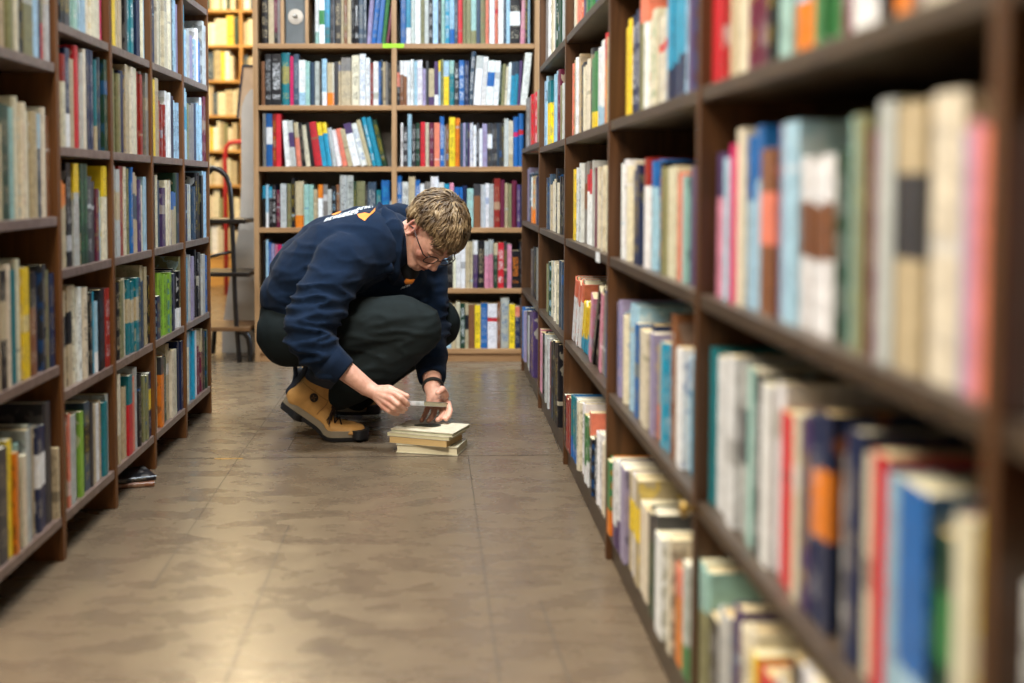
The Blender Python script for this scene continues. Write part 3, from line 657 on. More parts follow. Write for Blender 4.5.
def place_books():
    for q in sorted(books, key=lambda q: (q['case'], q['bay'], q['sh'], q['u0'])):
        cs, bay, sh, u0, u1, H, L, code, style = [q[k] for k in ('case', 'bay', 'sh', 'u0', 'u1', 'H', 'L', 'c', 'st')]; lab = q['lab'] if q['ind'] else None
        zb = {'B': SHB, 'A': SHA, 'L': SHL, 'R': SHR}[cs][sh] + .0004
        w = u1 - u0 - .0012; ang = math.asin(max(-.6, min(.6, L / H))) if abs(L) > .004 else 0
        if ang: w = max(.008, w * math.cos(ang)); zb += abs(math.sin(ang)) * 0.0 + .0004
        d = min(.2 if cs != 'B' else .19, H * random.uniform(.62, .74)); um = (u0 + u1) / 2
        sb = random.uniform(.0, .012)
        if cs == 'B': o = Matrix.Translation((um, FB + .012 + sb, zb)); ax = 0
        elif cs == 'R':
            if sh == 0: sb -= .02
            o = Matrix.Translation((FR + .014 + sb, um, zb)) @ Matrix.Rotation(-PI / 2, 4, 'Z')
        else: o = Matrix.Translation((FL - .004 - sb, um, zb)) @ Matrix.Rotation(PI / 2, 4, 'Z')
        if ang:
            s = 1 if ang > 0 else -1
            # lean about the lower outer edge
            o = o @ Matrix.Translation((s * w / 2, 0, 0)) @ Matrix.Rotation(ang, 4, 'Y') @ Matrix.Translation((-s * w / 2, 0, 0))
            H = H / math.cos(ang) - w * abs(math.sin(ang)) * .5
        b = make_book(w, H, d, code, style, o, None if lab else STUFF)
        if b: tag(b, lab, 'book', GRP[cs])
place_books()
# back room shelves with their yellow-lit books
BX0, BX1, BY = -2.45, -1.15, 9.5
SHY = [.255 + .275 * i for i in range(8)]
case('honey coloured bookcase glowing in the back room beyond the gap', BX0, BX1, 0, .26, 2.6, SHY, M['yw_z'], M['yw_x'], mat('amber_back_board', '#8a5a20', .7), .022, .02, .23, (-1.55,), 0, (0, BY))
for si, z in enumerate(SHY):
    x = BX0 + .03
    while x < BX1 - .06:
        w = random.uniform(.02, .06)
        if -1.56 - w - .012 < x < -1.535: x = -1.534; continue
        c = random.choice('iiieieywoeDiG' if si > 3 else 'ieeiiywo'); h = random.uniform(.17, .235)
        make_book(w - .001, h, h * .7, c, '', Matrix.Translation((x + w / 2, BY + .02 + random.random() * .02, z + .0005)), STUFF); x += w
me = STUFF.mesh('books', [M['cover'], M['page']]); o = put('books', me)
tag(o, 'the many smaller books filling the remaining shelf space in all bookcases', 'books', kind='stuff')
# books lying flat: hand-placed individuals
def flat_book(cx, cy, z, rz, w, h, d, code, style, label, paper=None, tilt=None, group='books in the pile on the floor', hard=False):
    R = Matrix.Translation((cx, cy, z)) @ (tilt or Matrix.Identity(4)) @ Matrix.Rotation(rz, 4, 'Z') @ Matrix.Translation((-h / 2, -d / 2, w / 2)) @ Matrix(((0, 0, 1, 0), (0, 1, 0, 0), (-1, 0, 0, 0), (0, 0, 0, 1)))
    b = make_book(w, h, d, code, style, R, paper=paper); return tag(b, label, 'book', group)
# pile: spine away (fore-edge or spine) as seen
RZ = PI
z = .0008
flat_book(-.018, 3.60, z, RZ + math.radians(-14), .026, .19, .13, 'i', '', 'thick cream paperback lying on the floor at the bottom of the pile', lin('#e8dfc0')); z += .0268
flat_book(-.036, 3.60, z, RZ + math.radians(-22), .020, .185, .13, 'e', '', 'tan paged book second from the bottom of the floor pile', lin('#d0b078')); z += .0208
flat_book(-.034, 3.605, z, RZ + math.radians(-22), .010, .20, .14, 'i', '', 'thin pale olive book second from the top of the floor pile', lin('#d6cfa8')); z += .0105
tb = flat_book(-.022, 3.61, z, RZ + math.radians(-21), .011, .20, .155, 'i', 'li', 'thin pale green booklet with a dark picture topping the floor pile', lin('#dce0c4')); TOPZ = z + .0115
# ------------------------------------------------------------ small things around
bm = bmesh.new(); box(bm, -.0115, .033 + .05, -.0012, .0, -.0195, -.0005); o = bm_put('shelf_label', bm, mat('lime_label', '#9ad01e', .6)); o.location = (-.236, FB + .0012, SHB[5])
tag(o, 'lime green label stuck on the shelf edge of the back case', 'label')
bm = bmesh.new(); box(bm, -.0012, .0, 3.80, 3.86, 1.39, 1.406); tag(bm_put('shelf_label', bm, M['lw_b'].copy()), 'lime green label on the shelf edge of the far left bay', 'label').location = (FL + .0012 + .0008, 0, 0)
bpy.data.objects['shelf_label.001'].data.materials[0] = bpy.data.materials['lime_label']
bm = bmesh.new(); box(bm, -.0012, 0, 2.66, 2.72, .628, .650); o = bm_put('shelf_label', bm, mat('white_label', '#d8dce0', .6)); o.location = (FR - .0006, 0, 0)
tag(o, 'small white label on a shelf edge of the right row', 'label')
# knob on the near right post
bm = bmesh.new(); bmesh.ops.create_uvsphere(bm, u_segments=16, v_segments=10, radius=.011); [setattr(v, 'co', Vector((v.co.x * .7 - .014, v.co.y, v.co.z))) for v in bm.verts]; tube(bm, [(0, 0, 0), (-.012, 0, 0)], .004, 10); kn = bm_put('knob', bm, M['brass'], None, True); kn.matrix_world = Matrix.Translation((FR, 1.668, .345)); kn['label'] = 'small brass knob'
par = [o for o in bpy.data.objects if o.get('label', '').startswith('dark brown wood bookcase bay, nearest full') or o.get('label', '').startswith('dark brown bookcase bay, nearest full')][0]
kn.parent = par; kn.matrix_parent_inverse = (Matrix.Translation(par.location) @ Matrix.Rotation(-PI / 2, 4, 'Z')).inverted()
# round metal dial box on the top visible shelf of the back case
z5 = SHB[5]
e = empty('dial_box', (-.642, FB, z5)); tag(e, 'grey box with a round metal dial between wooden boards on the back case', 'box')
bm = bmesh.new(); box(bm, -.045, .045, .05, .16, .0004, .24, .002); bm_put('front_plate', bm, mat('grey_blue_enamel', '#6c7478', .5), e)
for x in (-.062, .048):
    bm = bmesh.new(); box(bm, x, x + .014, .004, .2, .0004, .25, .001); bm_put('side_board', bm, M['lw_z'], e)
bm = bmesh.new()
for i, (r0, y) in enumerate(((.034, .044), (.027, .038), (.018, .033))): tube(bm, [(0, .05, .125), (0, y, .125)], r0, 28)
bm_put('dial_ring', bm, M['metal'], e)
bm = bmesh.new(); ell(bm, (0, .032, .125), (.011, .008, .011)); bm_put('dial_boss', bm, M['metal'], e, True)
# pale end panel with a curved top
def pz(px, py, Y):
    p = at(px, py, Y); return (p.x, p.z)
Yp = 5.72
bm = bmesh.new()
pp = [(222, 357), (222, 330), (228, 290), (235, 250), (240, 220), (241.5, 180), (241, 120), (242, 106), (245, 97), (250, 90), (257, 87), (264, 87), (264, 357)]
pts = [pz(x, y, Yp) for x, y in pp]; pts[0] = (pts[0][0], 0.0); pts[-1] = (pts[-1][0], 0.0); prism(bm, pts, Yp, Yp + .03)
tag(bm_put('end_panel', bm, M['panel']), 'pale grey shaped panel standing between the gap and the back case', 'panel')
# framed board leaning behind it
e = empty('framed_board', (0, 0, 0)); tag(e, 'tan board in a dark blue frame leaning above the pale panel', 'board')
Yb = 5.80; q4 = [pz(x, y, Yb) for x, y in ((243.6, 67), (262, 67), (258, 118), (238, 118))]; bm = bmesh.new(); prism(bm, q4, Yb, Yb + .01); bm_put('board', bm, mat('tan_board', '#b89878', .6), e)
bm = bmesh.new()
for qq in (((242, 65), (243.6, 65), (238, 118), (236.4, 118)), ((243.6, 65), (262, 65), (262, 67), (243.6, 67))): prism(bm, [pz(x, y, Yb) for x, y in qq], Yb - .004, Yb + .014)
bm_put('frame', bm, M['collar'], e)
# library step ladder
e = empty('step_ladder', (-.98, 5.40, 0)); tag(e, 'dark varnished step ladder with a hooped rail and three treads by the gap', 'ladder')
def lx(px, py, Y=5.40):
    p = at(px, py, Y); return (p.x + .98, p.y - 5.40, p.z)
bm = bmesh.new()
rail = [(240, 363), (238.5, 350), (236.5, 327), (235, 300), (234, 273), (233, 245), (232, 220), (231, 198), (229.5, 185), (226, 176), (220, 170), (213, 168), (207, 173)]
tube(bm, [lx(*p) for p in rail], [.011] * 10 + [.014] * 3, 10); bm_put('rail', bm, M['stool'], e, True)
for i, (yy, xr) in enumerate(((220, 246), (273, 250), (327.5, 250.5))):
    a = lx(200, yy); b = lx(xr, yy); bm = bmesh.new(); box(bm, a[0], b[0], -.02, .26, a[2] - .016, a[2] + (.004), .004); bm_put('tread', bm, M['tread'] if i == 2 else M['stool'], e)
for y in (0, .24):
    bm = bmesh.new(); tube(bm, [(q[0], q[1] + y, q[2]) for q in (lx(240, 331), lx(245, 332), lx(248.5, 338), lx(250, 347), lx(250.5, 361))], [.02, .018, .014, .012, .012], 10); bm_put('leg', bm, M['stool'], e, True)
    bm = bmesh.new(); tube(bm, [(q[0], q[1] + y, q[2]) for q in (lx(205, 331), lx(204, 345), lx(203, 361))], .012, 10); bm_put('leg', bm, M['stool'], e, True)
bm = bmesh.new(); tube(bm, [lx(207, 258), lx(220, 254), lx(232, 252)], .007, 8); bm_put('brace', bm, M['stool'], e, True)
# red hoop of a trolley in the back room
bm = bmesh.new(); Yr = 8.6
bz = [(225, 235), (225.5, 190), (225, 160), (226, 148), (230, 143), (238, 142), (250, 142), (256, 145), (258, 160), (258, 235)]
pts = [at(x, y, Yr) for x, y in bz]; pts[0].z = 0.012; pts[-1].z = .012; pts[0].x = pts[1].x; tube(bm, pts, .017, 10)
tag(bm_put('hoop_rail', bm, mat('red_enamel', '#a41c20', .35), None, True), 'red hooped rail standing before the back room books', 'rail')
# papers under the left row
flat_book(-.87, 3.19, .0008, .3, .012, .2, .14, 'B', '', 'brown book lying flat on the floor under the left row', group='books under the left row')
flat_book(-.868, 3.185, .0135, .5, .012, .19, .13, 'k', '', 'dark book lying atop the brown book under the left row', group='books under the left row')
# ------------------------------------------------------------ the crouching person
person = empty('person', (-.33, 3.9, 0))
tag(person, 'young man with glasses, navy hoodie and tan boots crouching over a book pile', 'person')
PI_ = Matrix.Translation((.33, -3.9, 0))
def pput(name, me, m, smooth=True):
    o = put(name, me, m, person, smooth); o.matrix_parent_inverse = PI_; return o
A_ = at
# head frame
HL = Vector((.70, .70, -.15)).normalized(); HF = Vector((.27, -.452, -.85)); HF = (HF - HL * HF.dot(HL)).normalized(); HU = HF.cross(HL).normalized()
HR = Matrix((HL, HF, HU)).transposed()     # local (left, forward, up) -> world
HC = A_(430, 234, 3.80)
def hp(l, f, u): return HC + HR @ Vector((l, f, u))
def hell(bm, c, r, ax=0, seg=24):
    R = HR @ Matrix.Rotation(ax, 3, 'X'); ell(bm, hp(*c), r, R, seg)
body = bmesh.new()
# skull, face
hell(body, (0, -.012, .045), (.074, .094, .082), seg=40); hell(body, (0, .035, .0), (.064, .058, .085), seg=36)
hell(body, (0, .03, -.045), (.052, .052, .05)); hell(body, (0, .062, -.088), (.026, .022, .02))     # jaw, chin
rcone(body, hp(-.058, .0, -.03), .016, hp(-.022, .062, -.085), .017); rcone(body, hp(.058, .0, -.03), .016, hp(.022, .062, -.085), .017)
for s in (-1, 1):
    hell(body, (s * .038, .062, -.02), (.022, .016, .022)); rcone(body, hp(s * .012, .09, .03), .0085, hp(s * .045, .073, .03), .0075)   # cheek, brow
    hell(body, (s * .031, .074, .008), (.016, .013, .0115))                                  # lidded eye
    rcone(body, hp(s * .0095, .101, -.035), .0075, hp(s * .004, .105, -.033), .008)           # nostril wing
    # ear
    E = (s * .076, -.012, .0)
    for k in range(9):
        a0, a1 = [math.radians(-70 + 260 * (k + j) / 9) for j in (0, 1)]
        q = lambda a: hp(s * (.079 + .006 * abs(math.sin(a))), -.012 - .015 * math.cos(a) * 1.0, .006 + .027 * math.sin(a))
        rcone(body, q(a0), .0048, q(a1), .0048, 8)
    hell(body, (s * .074, -.008, -.0), (.006, .012, .02)); rcone(body, hp(s * .076, .0, -.012), .005, hp(s * .078, -.004, -.024), .0062, 8)
rcone(body, hp(0, .088, .02), .009, hp(0, .103, -.024), .0125); hell(body, (0, .107, -.027), (.0135, .0125, .0115))  # nose
rcone(body, hp(-.018, .083, -.056), .0055, hp(0, .0925, -.054), .007); rcone(body, hp(.018, .083, -.056), .0055, hp(0, .0925, -.054), .007)
rcone(body, hp(-.015, .081, -.066), .006, hp(0, .0885, -.067), .0075); rcone(body, hp(.015, .081, -.066), .006, hp(0, .0885, -.067), .0075)
hell(body, (0, .072, -.05), (.032, .018, .025))
# neck and trunk under the clothes
NB = A_(394, 250, 3.88)
rcone(body, NB, .062, hp(0, -.03, -.045), .056); rcone(body, NB, .06, hp(0, .0, -.05), .045)
rcone(body, A_(365, 258, 3.9), .10, NB, .062); rcone(body, A_(365, 258, 3.9), .11, A_(292, 322, 3.93), .09)
# arms
SN, EN, WN = A_(347, 258, 3.74), A_(307, 340, 3.60), A_(366, 387, 3.60)
SF, EF, WF = A_(424, 268, 4.06), A_(431, 332, 3.99), A_(432.5, 388, 3.73)
rcone(body, A_(380, 255, 3.88), .07, SN, .055); rcone(body, A_(395, 258, 3.92), .07, SF, .055)
rcone(body, SN, .05, EN, .04); rcone(body, EN, .042, WN, .027); rcone(body, SF, .05, EF, .04); rcone(body, EF, .042, WF, .027)
# near (right) hand
HN = A_(382, 395, 3.575)
rcone(body, WN, .026, A_(374, 391.5, 3.59), .023)
KN = [A_(394, 393.5, 3.55), A_(391.5, 399, 3.545), A_(388, 403.5, 3.55), A_(384, 407, 3.56)]
for k in KN: rcone(body, A_(374, 392, 3.59), .019, k, .0105, 12)
rcone(body, A_(378, 393, 3.58), .016, A_(389, 403, 3.555), .012)
def finger(pts, rs):
    for (a, b), (r, s) in zip(zip(pts, pts[1:]), zip(rs, rs[1:])): rcone(body, a, r, b, s, 12)
finger([KN[0], A_(401.5, 398, 3.535), A_(406, 402, 3.54), A_(408, 404.6, 3.548)], [.0105, .0095, .0085, .0075])
finger([KN[1], A_(398, 404.5, 3.535), A_(403, 408, 3.55), A_(406, 409, 3.568)], [.0105, .0095, .0085, .0075])
finger([KN[2], A_(394, 408.5, 3.54), A_(399.5, 411, 3.555), A_(403, 411.5, 3.575)], [.0102, .0092, .0082, .0072])
finger([KN[3], A_(389, 411, 3.55), A_(394.5, 413.6, 3.565), A_(398, 414, 3.582)], [.0092, .0082, .0075, .0065])
finger([A_(377, 389.5, 3.60), A_(389, 388.5, 3.585), A_(399, 393, 3.575), A_(407, 396.2, 3.572)], [.013, .012, .0105, .0085])
# far (left) hand, palm to the viewer, fingers down
rcone(body, WF, .027, A_(434.5, 395, 3.715), .025)
KF = [A_(448, 403.5, 3.70), A_(441.5, 406, 3.70), A_(435, 406.5, 3.705), A_(428.5, 405, 3.71)]
for k in KF: rcone(body, A_(435, 394, 3.715), .019, k, .0105, 12)
rcone(body, A_(431, 397, 3.712), .016, A_(430, 404, 3.71), .012)
finger([KF[0], A_(450, 411, 3.675), A_(448.5, 416, 3.655), A_(446, 419, 3.64)], [.0108, .0098, .009, .0078])
finger([KF[1], A_(442.5, 413.5, 3.67), A_(440.5, 418, 3.645), A_(437.5, 420, 3.63)], [.0108, .0098, .009, .0078])
finger([KF[2], A_(433.5, 414, 3.675), A_(431, 418.5, 3.65), A_(428.5, 420.5, 3.635)], [.0105, .0096, .0088, .0076])
finger([KF[3], A_(426, 412, 3.69), A_(423.5, 418, 3.67), A_(421.5, 420.5, 3.655)], [.0095, .0086, .0078, .007])
rcone(body, A_(437, 393, 3.71), .018, A_(444.5, 395, 3.695), .015); finger([A_(444.5, 394.5, 3.695), A_(442, 389.5, 3.672), A_(438, 393, 3.655)], [.0145, .012, .0095])
# legs inside the trousers
HN_, KNn, AN = A_(292, 332, 3.84), A_(418, 328, 3.74), A_(331, 394, 3.78)
HFf, KFf, AF = A_(300, 332, 4.02), A_(437, 322, 4.06), A_(352, 398, 4.13)
for a, b, c in ((HN_, KNn, AN), (HFf, KFf, AF)): rcone(body, a, .08, b, .05); rcone(body, b, .05, c, .036)
bme = remeshed('body', body, .0026, 2, .5)
# skin colours, by place
ca = bme.color_attributes.new('Col', 'FLOAT_COLOR', 'POINT'); base = Vector(lin('#dcaa94')); pink = Vector(lin('#d88878')); lip = Vector(lin('#b06458')); brow = Vector(lin('#6e5236')); red = Vector(lin('#c8806c')); lidc = Vector(lin('#a87262'))
spots = [(hp(s * .045, .07, -.02), .028, pink, .7) for s in (-1, 1)] + [(hp(0, .115, -.03), .014, pink, .6)] + [(hp(s * .08, -.012, .006), .03, pink, .7) for s in (-1, 1)]
spots += [(k, .013, pink, .6) for k in KN + KF] + [(A_(438, 391, 3.66), .018, red, .5), (A_(424, 419, 3.66), .016, red, .3), (A_(440, 418, 3.64), .012, pink, .4)]
cols = []
for v in bme.vertices:
    p = v.co; c = base.copy()
    for q, r, cc, a in spots:
        d = (p - q).length / r
        if d < 2: c = c.lerp(cc, a * math.exp(-d * d * 1.2))
    d = HR.transposed() @ (p - HC)
    if d.y > .06 and -.078 < d.z < -.05 and abs(d.x) < .024:
        e_ = math.exp(-((d.z + .0608) / .009) ** 2) * max(0, 1 - (abs(d.x) / .024) ** 3); c = c.lerp(lip, min(1, e_))
        if abs(d.z + .0608) < .0016: c = c.lerp(Vector(lin('#5a281e')), .7)
    if d.y > .05 and .026 < d.z < .04 and .008 < abs(d.x) < .05: c = c.lerp(brow, .7)
    if d.y > .05 and abs(abs(d.x) - .031) < .015 and abs(d.z - .003 + (abs(abs(d.x) - .031) / .015) ** 2 * -.003) < .002: c = c.lerp(brow, .85)
    cols += [c.x, c.y, c.z, 1]
ca.data.foreach_set('color', cols)
pput('body', bme, M['skin'])
# ------------------------------------------------------------ clothes
def wrinkle(me, fn):
    ns = [v.normal.copy() for v in me.vertices]
    for v, n in zip(me.vertices, ns): v.co += n * fn(v.co)
def ridge(p, s, off=0):
    return 1 - 2 * abs(noise.noise(Vector((p.x * s[0] + off, p.y * s[1], p.z * s[2]))))
hd = bmesh.new()
B = [A_(300, 291, 3.93), A_(312, 277, 3.93), A_(337, 258, 3.92), A_(366, 246, 3.91), A_(388, 243, 3.91)]
for s, dy in ((-1, -.085), (1, .085), (0, 0)):
    rr = [.10, .12, .128, .118, .085] if s else [.112, .138, .146, .13, .10]
    for i in range(4): rcone(hd, B[i] + Vector((0, dy, 0)), rr[i], B[i + 1] + Vector((0, dy * (1 if i < 3 else .7), 0)), rr[i + 1], 26)
rcone(hd, A_(284, 295, 3.93 - .07), .075, A_(288, 300, 3.93 + .09), .08)
# chest hanging under the back
rcone(hd, A_(340, 280, 3.92), .11, A_(398, 272, 3.93), .09); rcone(hd, A_(398, 280, 3.93), .07, A_(420, 290, 4.0), .065)
# sleeves
S2 = A_(352, 250, 3.76)
rcone(hd, A_(372, 248, 3.86), .10, A_(343, 262, 3.73), .088, 26); rcone(hd, A_(343, 262, 3.73), .088, A_(318, 305, 3.655), .08, 26); rcone(hd, A_(318, 305, 3.655), .08, A_(308, 338, 3.61), .068, 26)
rcone(hd, A_(308, 338, 3.61), .068, A_(320, 353, 3.60), .060, 24); rcone(hd, A_(320, 353, 3.60), .06, A_(330, 361, 3.60), .053, 24)
rcone(hd, A_(400, 255, 3.96), .09, A_(424, 272, 4.05), .08, 26); rcone(hd, A_(424, 272, 4.05), .08, A_(429, 330, 3.98), .062); rcone(hd, A_(429, 330, 3.98), .062, A_(430, 362, 3.84), .052)
hm = remeshed('sweatshirt', hd, .007, 6, .6)
def hoodw(p):
    a = ridge(p, (6, 5, 17), 3.1) ** 3 * .5 + ridge(p, (14, 11, 9), 9.7) * .28
    near = math.exp(-((p - EN).length / .13) ** 2); near2 = math.exp(-((p - A_(330, 300, 3.7)).length / .12) ** 2); f2 = math.exp(-((p - EF).length / .12) ** 2); w_ = math.exp(-((p - A_(330, 361, 3.60)).length / .07) ** 2)
    el = ridge(p, (9, 5, 30), 1.3) ** 2
    return .010 * a + (near + .7 * near2 + f2) * .024 * (el - .35) + .002 * w_ * ridge(p, (40, 10, 10))
wrinkle(hm, hoodw)
sw = pput('sweatshirt', hm, M['hoodie'])
# cuffs, hem, hood
def ring_tube(pts, rs, thick, m, name, seg=26):
    bm = bmesh.new(); n = len(pts); P2 = pts + pts[::-1]; R2 = rs + [r - thick for r in rs[::-1]]
    tube_closed(bm, P2, R2, seg, pts[-1] - pts[0]); me = bpy.data.meshes.new(name); bmesh.ops.recalc_face_normals(bm, faces=bm.faces[:]); bm.to_mesh(me); bm.free(); return me
def tube_closed(bm, pts, rs, seg, axis):
    t = axis.normalized(); a = Vector((0, 0, 1)) if abs(t.z) < .9 else Vector((1, 0, 0)); a = (a - t * a.dot(t)).normalized(); b = t.cross(a)
    rings = [[bm.verts.new(p + (a * math.cos(k * 2 * PI / seg) + b * math.sin(k * 2 * PI / seg)) * r) for k in range(seg)] for p, r in zip(pts, rs)]
    for i in range(len(rings)):
        A, B2 = rings[i], rings[(i + 1) % len(rings)]
        for k in range(seg): bm.faces.new((A[k], A[(k + 1) % seg], B2[(k + 1) % seg], B2[k]))
ax = (A_(347, 374, 3.60) - A_(328, 359, 3.60)); c0 = A_(328, 359.5, 3.60)
cu = ring_tube([c0 + ax * t for t in (0, .35, .75, .85)], [.056, .051, .047, .045], .012, None, 'cuff'); o = put('cuff', cu, M['rib'], sw, True)
c0 = A_(430.5, 358, 3.86); ax = A_(432, 378, 3.775) - c0
cu = ring_tube([c0 + ax * t for t in (0, .4, .85, 1.)], [.054, .05, .0465, .044], .012, None, 'cuff'); o = put('cuff', cu, M['rib'], sw, True)
# hood bunched round the neck
hb = bmesh.new()
for (a, b) in (((380, 208, 3.88), (374.5, 224, 3.80)), ((374.5, 224, 3.80), (373.5, 240, 3.765)), ((373.5, 240, 3.765), (378, 256, 3.752)), ((378, 256, 3.752), (388, 268, 3.765))): rcone(hb, A_(*a), .017, A_(*b), .017)
rcone(hb, A_(374, 226, 3.86), .040, A_(379, 262, 3.82), .030); rcone(hb, A_(366, 224, 3.88), .03, A_(371, 250, 3.84), .026)
hoodp = [A_(372, 222, 3.93), A_(388, 214, 3.95), A_(402, 216, 3.99), A_(411, 230, 4.03), A_(409, 252, 4.01), A_(402, 272, 3.95)]
for a, b in zip(hoodp, hoodp[1:]): rcone(hb, a, .036, b, .036)
hn = [A_(374, 222, 3.89), A_(386, 219, 3.83), A_(392, 232, 3.79), A_(393, 250, 3.785), A_(392, 268, 3.80), A_(397, 280, 3.86)]
for i, (a, b) in enumerate(zip(hn, hn[1:])): rcone(hb, a, (.034, .036, .034, .030, .026)[i], b, (.036, .034, .030, .026, .024)[i])
rcone(hb, A_(376, 226, 3.87), .045, A_(380, 250, 3.82), .04); rcone(hb, A_(380, 250, 3.82), .04, A_(386, 268, 3.84), .03)
hb_ = remeshed('hood', hb, .005, 3, .5); wrinkle(hb_, lambda p: .010 * (ridge(p, (26, 8, 7), 5) ** 2 - .3)); put('hood', hb_, M['hoodie'], sw, True)
# trousers
tr = bmesh.new()
ell(tr, A_(291, 329, 3.93), (.098, .17, .112)); rcone(tr, A_(286, 316, 3.88), .085, A_(289, 318, 3.99), .085)
rcone(tr, A_(290, 333, 3.85), .108, A_(350, 331, 3.79), .105, 26); rcone(tr, A_(350, 331, 3.79), .105, A_(400, 323, 3.745), .088, 26); rcone(tr, A_(400, 323, 3.745), .088, A_(417, 327, 3.735), .078, 26)
rcone(tr, A_(417, 330, 3.735), .077, A_(385, 357, 3.75), .078, 26); rcone(tr, A_(385, 357, 3.75), .078, A_(352, 382, 3.765), .068, 24); rcone(tr, A_(352, 382, 3.765), .066, A_(338, 393, 3.775), .056, 24)
rcone(tr, A_(300, 332, 4.02), .105, A_(400, 322, 4.05), .085, 26); rcone(tr, A_(400, 322, 4.05), .085, A_(437, 322, 4.06), .078); rcone(tr, A_(437, 325, 4.06), .077, A_(372, 375, 4.10), .07); rcone(tr, A_(372, 375, 4.10), .07, A_(357, 395, 4.13), .058)
tm = remeshed('trousers', tr, .007, 6, .6)
def trw(p):
    k = math.exp(-((p - A_(405, 335, 3.68)).length / .11) ** 2); k2 = math.exp(-((p - A_(345, 340, 3.7)).length / .14) ** 2)
    return .0035 * ridge(p, (9, 6, 13), 2) + .010 * k * (ridge(p, (11, 5, 34), 4) ** 2 - .3) + .007 * k2 * (ridge(p, (7, 5, 22), 8) ** 2 - .3)
wrinkle(tm, trw); tro = pput('trousers', tm, M['trouser'])
# waistband rivet / belt loop
bm = bmesh.new(); ell(bm, A_(262.5, 330, 3.9 - .07) + Vector((.0, 0, 0)), (.004, .004, .004), seg=10); put('rivet', bpy.data.meshes.new('rivet'), M['brass'], tro); bpy.data.meshes['rivet'].clear_geometry(); bm.to_mesh(bpy.data.meshes['rivet']); bm.free()
# wristband
c = A_(433, 386.5, 3.735); ax = (WF - EF).normalized(); cu = ring_tube([c - ax * .005, c + ax * .005], [.0345, .0335], .004, None, 'wristband', 28); pput('wristband', cu, M['band'])
# T-shirt at the neck
ts = bmesh.new(); rcone(ts, A_(398, 262, 3.87), .05, A_(406, 270, 3.88), .046); tsm = remeshed('shirt', ts, .007, 4); tso = pput('shirt', tsm, M['tee'])
# prints, laid on the cloth by shrinking outlines onto it
def decal(name, polys, bvh, m, parent, view, lift=.0016, thick=.0007):
    bm = bmesh.new()
    for poly in polys:
        # subdivide and project
        tmp = bmesh.new(); vs = [tmp.verts.new((x, y, 0)) for x, y in poly]; tmp.faces.new(vs)
        bmesh.ops.triangulate(tmp, faces=tmp.faces[:]); bmesh.ops.subdivide_edges(tmp, edges=tmp.edges[:], cuts=3, use_grid_fill=True); bmesh.ops.triangulate(tmp, faces=tmp.faces[:])
        mp = {}
        for v in tmp.verts:
            o_, d_ = view(v.co.x, v.co.y); h = bvh.ray_cast(o_, d_)
            if h[0] is not None: n = h[1] if h[1].dot(d_) < 0 else -h[1]; mp[v.index if v.index >= 0 else id(v)] = None; v.tag = True; v.co = h[0] + n * lift
            else: v.tag = False
        vm = {}
        for v in tmp.verts:
            if v.tag: vm[v] = bm.verts.new(v.co)
        for f in tmp.faces:
            if all(v.tag for v in f.verts) and max((a.co - b.co).length for a in f.verts for b in f.verts) < .06:
                try: bm.faces.new([vm[v] for v in f.verts])
                except ValueError: pass
        tmp.free()
    me = bpy.data.meshes.new(name); bm.to_mesh(me); bm.free(); o = put(name, me, m, parent); return o
def bvh_of(me): return BVHTree.FromPolygons([v.co.copy() for v in me.vertices], [tuple(p.vertices) for p in me.polygons])
hb1 = bvh_of(hm)
camO = Vector((0, 0, EYE))
def vw(x, y):   # x,y in picture frame of the photographed print, cast from the aisle
    d = (A_(x, y, 3.9) - camO).normalized(); return camO, d
def glyphs(rows):
    out = []
    for (x0, y0, x1, y1, h, n) in rows:      # a slanted row of block letters
        dx, dy = (x1 - x0) / n, (y1 - y0) / n
        for i in range(n):
            ax_, ay = x0 + dx * i, y0 + dy * i; w = dx * .72; wy = dy * .72
            sh = h * .6; t = .34
            def q(u, v): return (ax_ + w * u + sh * v, ay + wy * u - h * .8 * v)
            k = i % 4
            out.append([q(0, 0), q(t, 0), q(t, 1), q(0, 1)])
            if k in (0, 2): out.append([q(1 - t, 0), q(1, 0), q(1, 1), q(1 - t, 1)])
            if k in (0, 1, 3): out.append([q(t, .78), q(1 if k else 1 - t, .78), q(1 if k else 1 - t, 1), q(t, 1)])
            if k in (1, 3): out.append([q(t, 0), q(1, 0), q(1, .22), q(t, .22)])
            if k in (2, 1): out.append([q(t, .4), q(1 - t, .4), q(1 - t, .6), q(t, .6)])
    return out
px = lambda x, y: (310 + x / 10.24, 195 + y / 10.24)
rows = []
a, b = px(140, 280), px(500, 168); rows.append((*a, *b, 4.6, 8))
a, b = px(290, 240), px(490, 192); rows.append((*a, *b, 3.2, 5))
a, b = px(470, 165), px(670, 122); rows.append((*a, *b, 3.6, 5))
decal('back_lettering', glyphs(rows), hb1, M['white_print'], sw, vw)
org = [[px(*p) for p in poly] for poly in ([(485, 200), (560, 183), (610, 195), (625, 180), (690, 112), (712, 118), (640, 190), (600, 225), (560, 268), (525, 245), (500, 232)], [(215, 200), (275, 176), (330, 160), (310, 185), (240, 212)])]
decal('back_emblem', org, hb1, M['orange_print'], sw, vw)
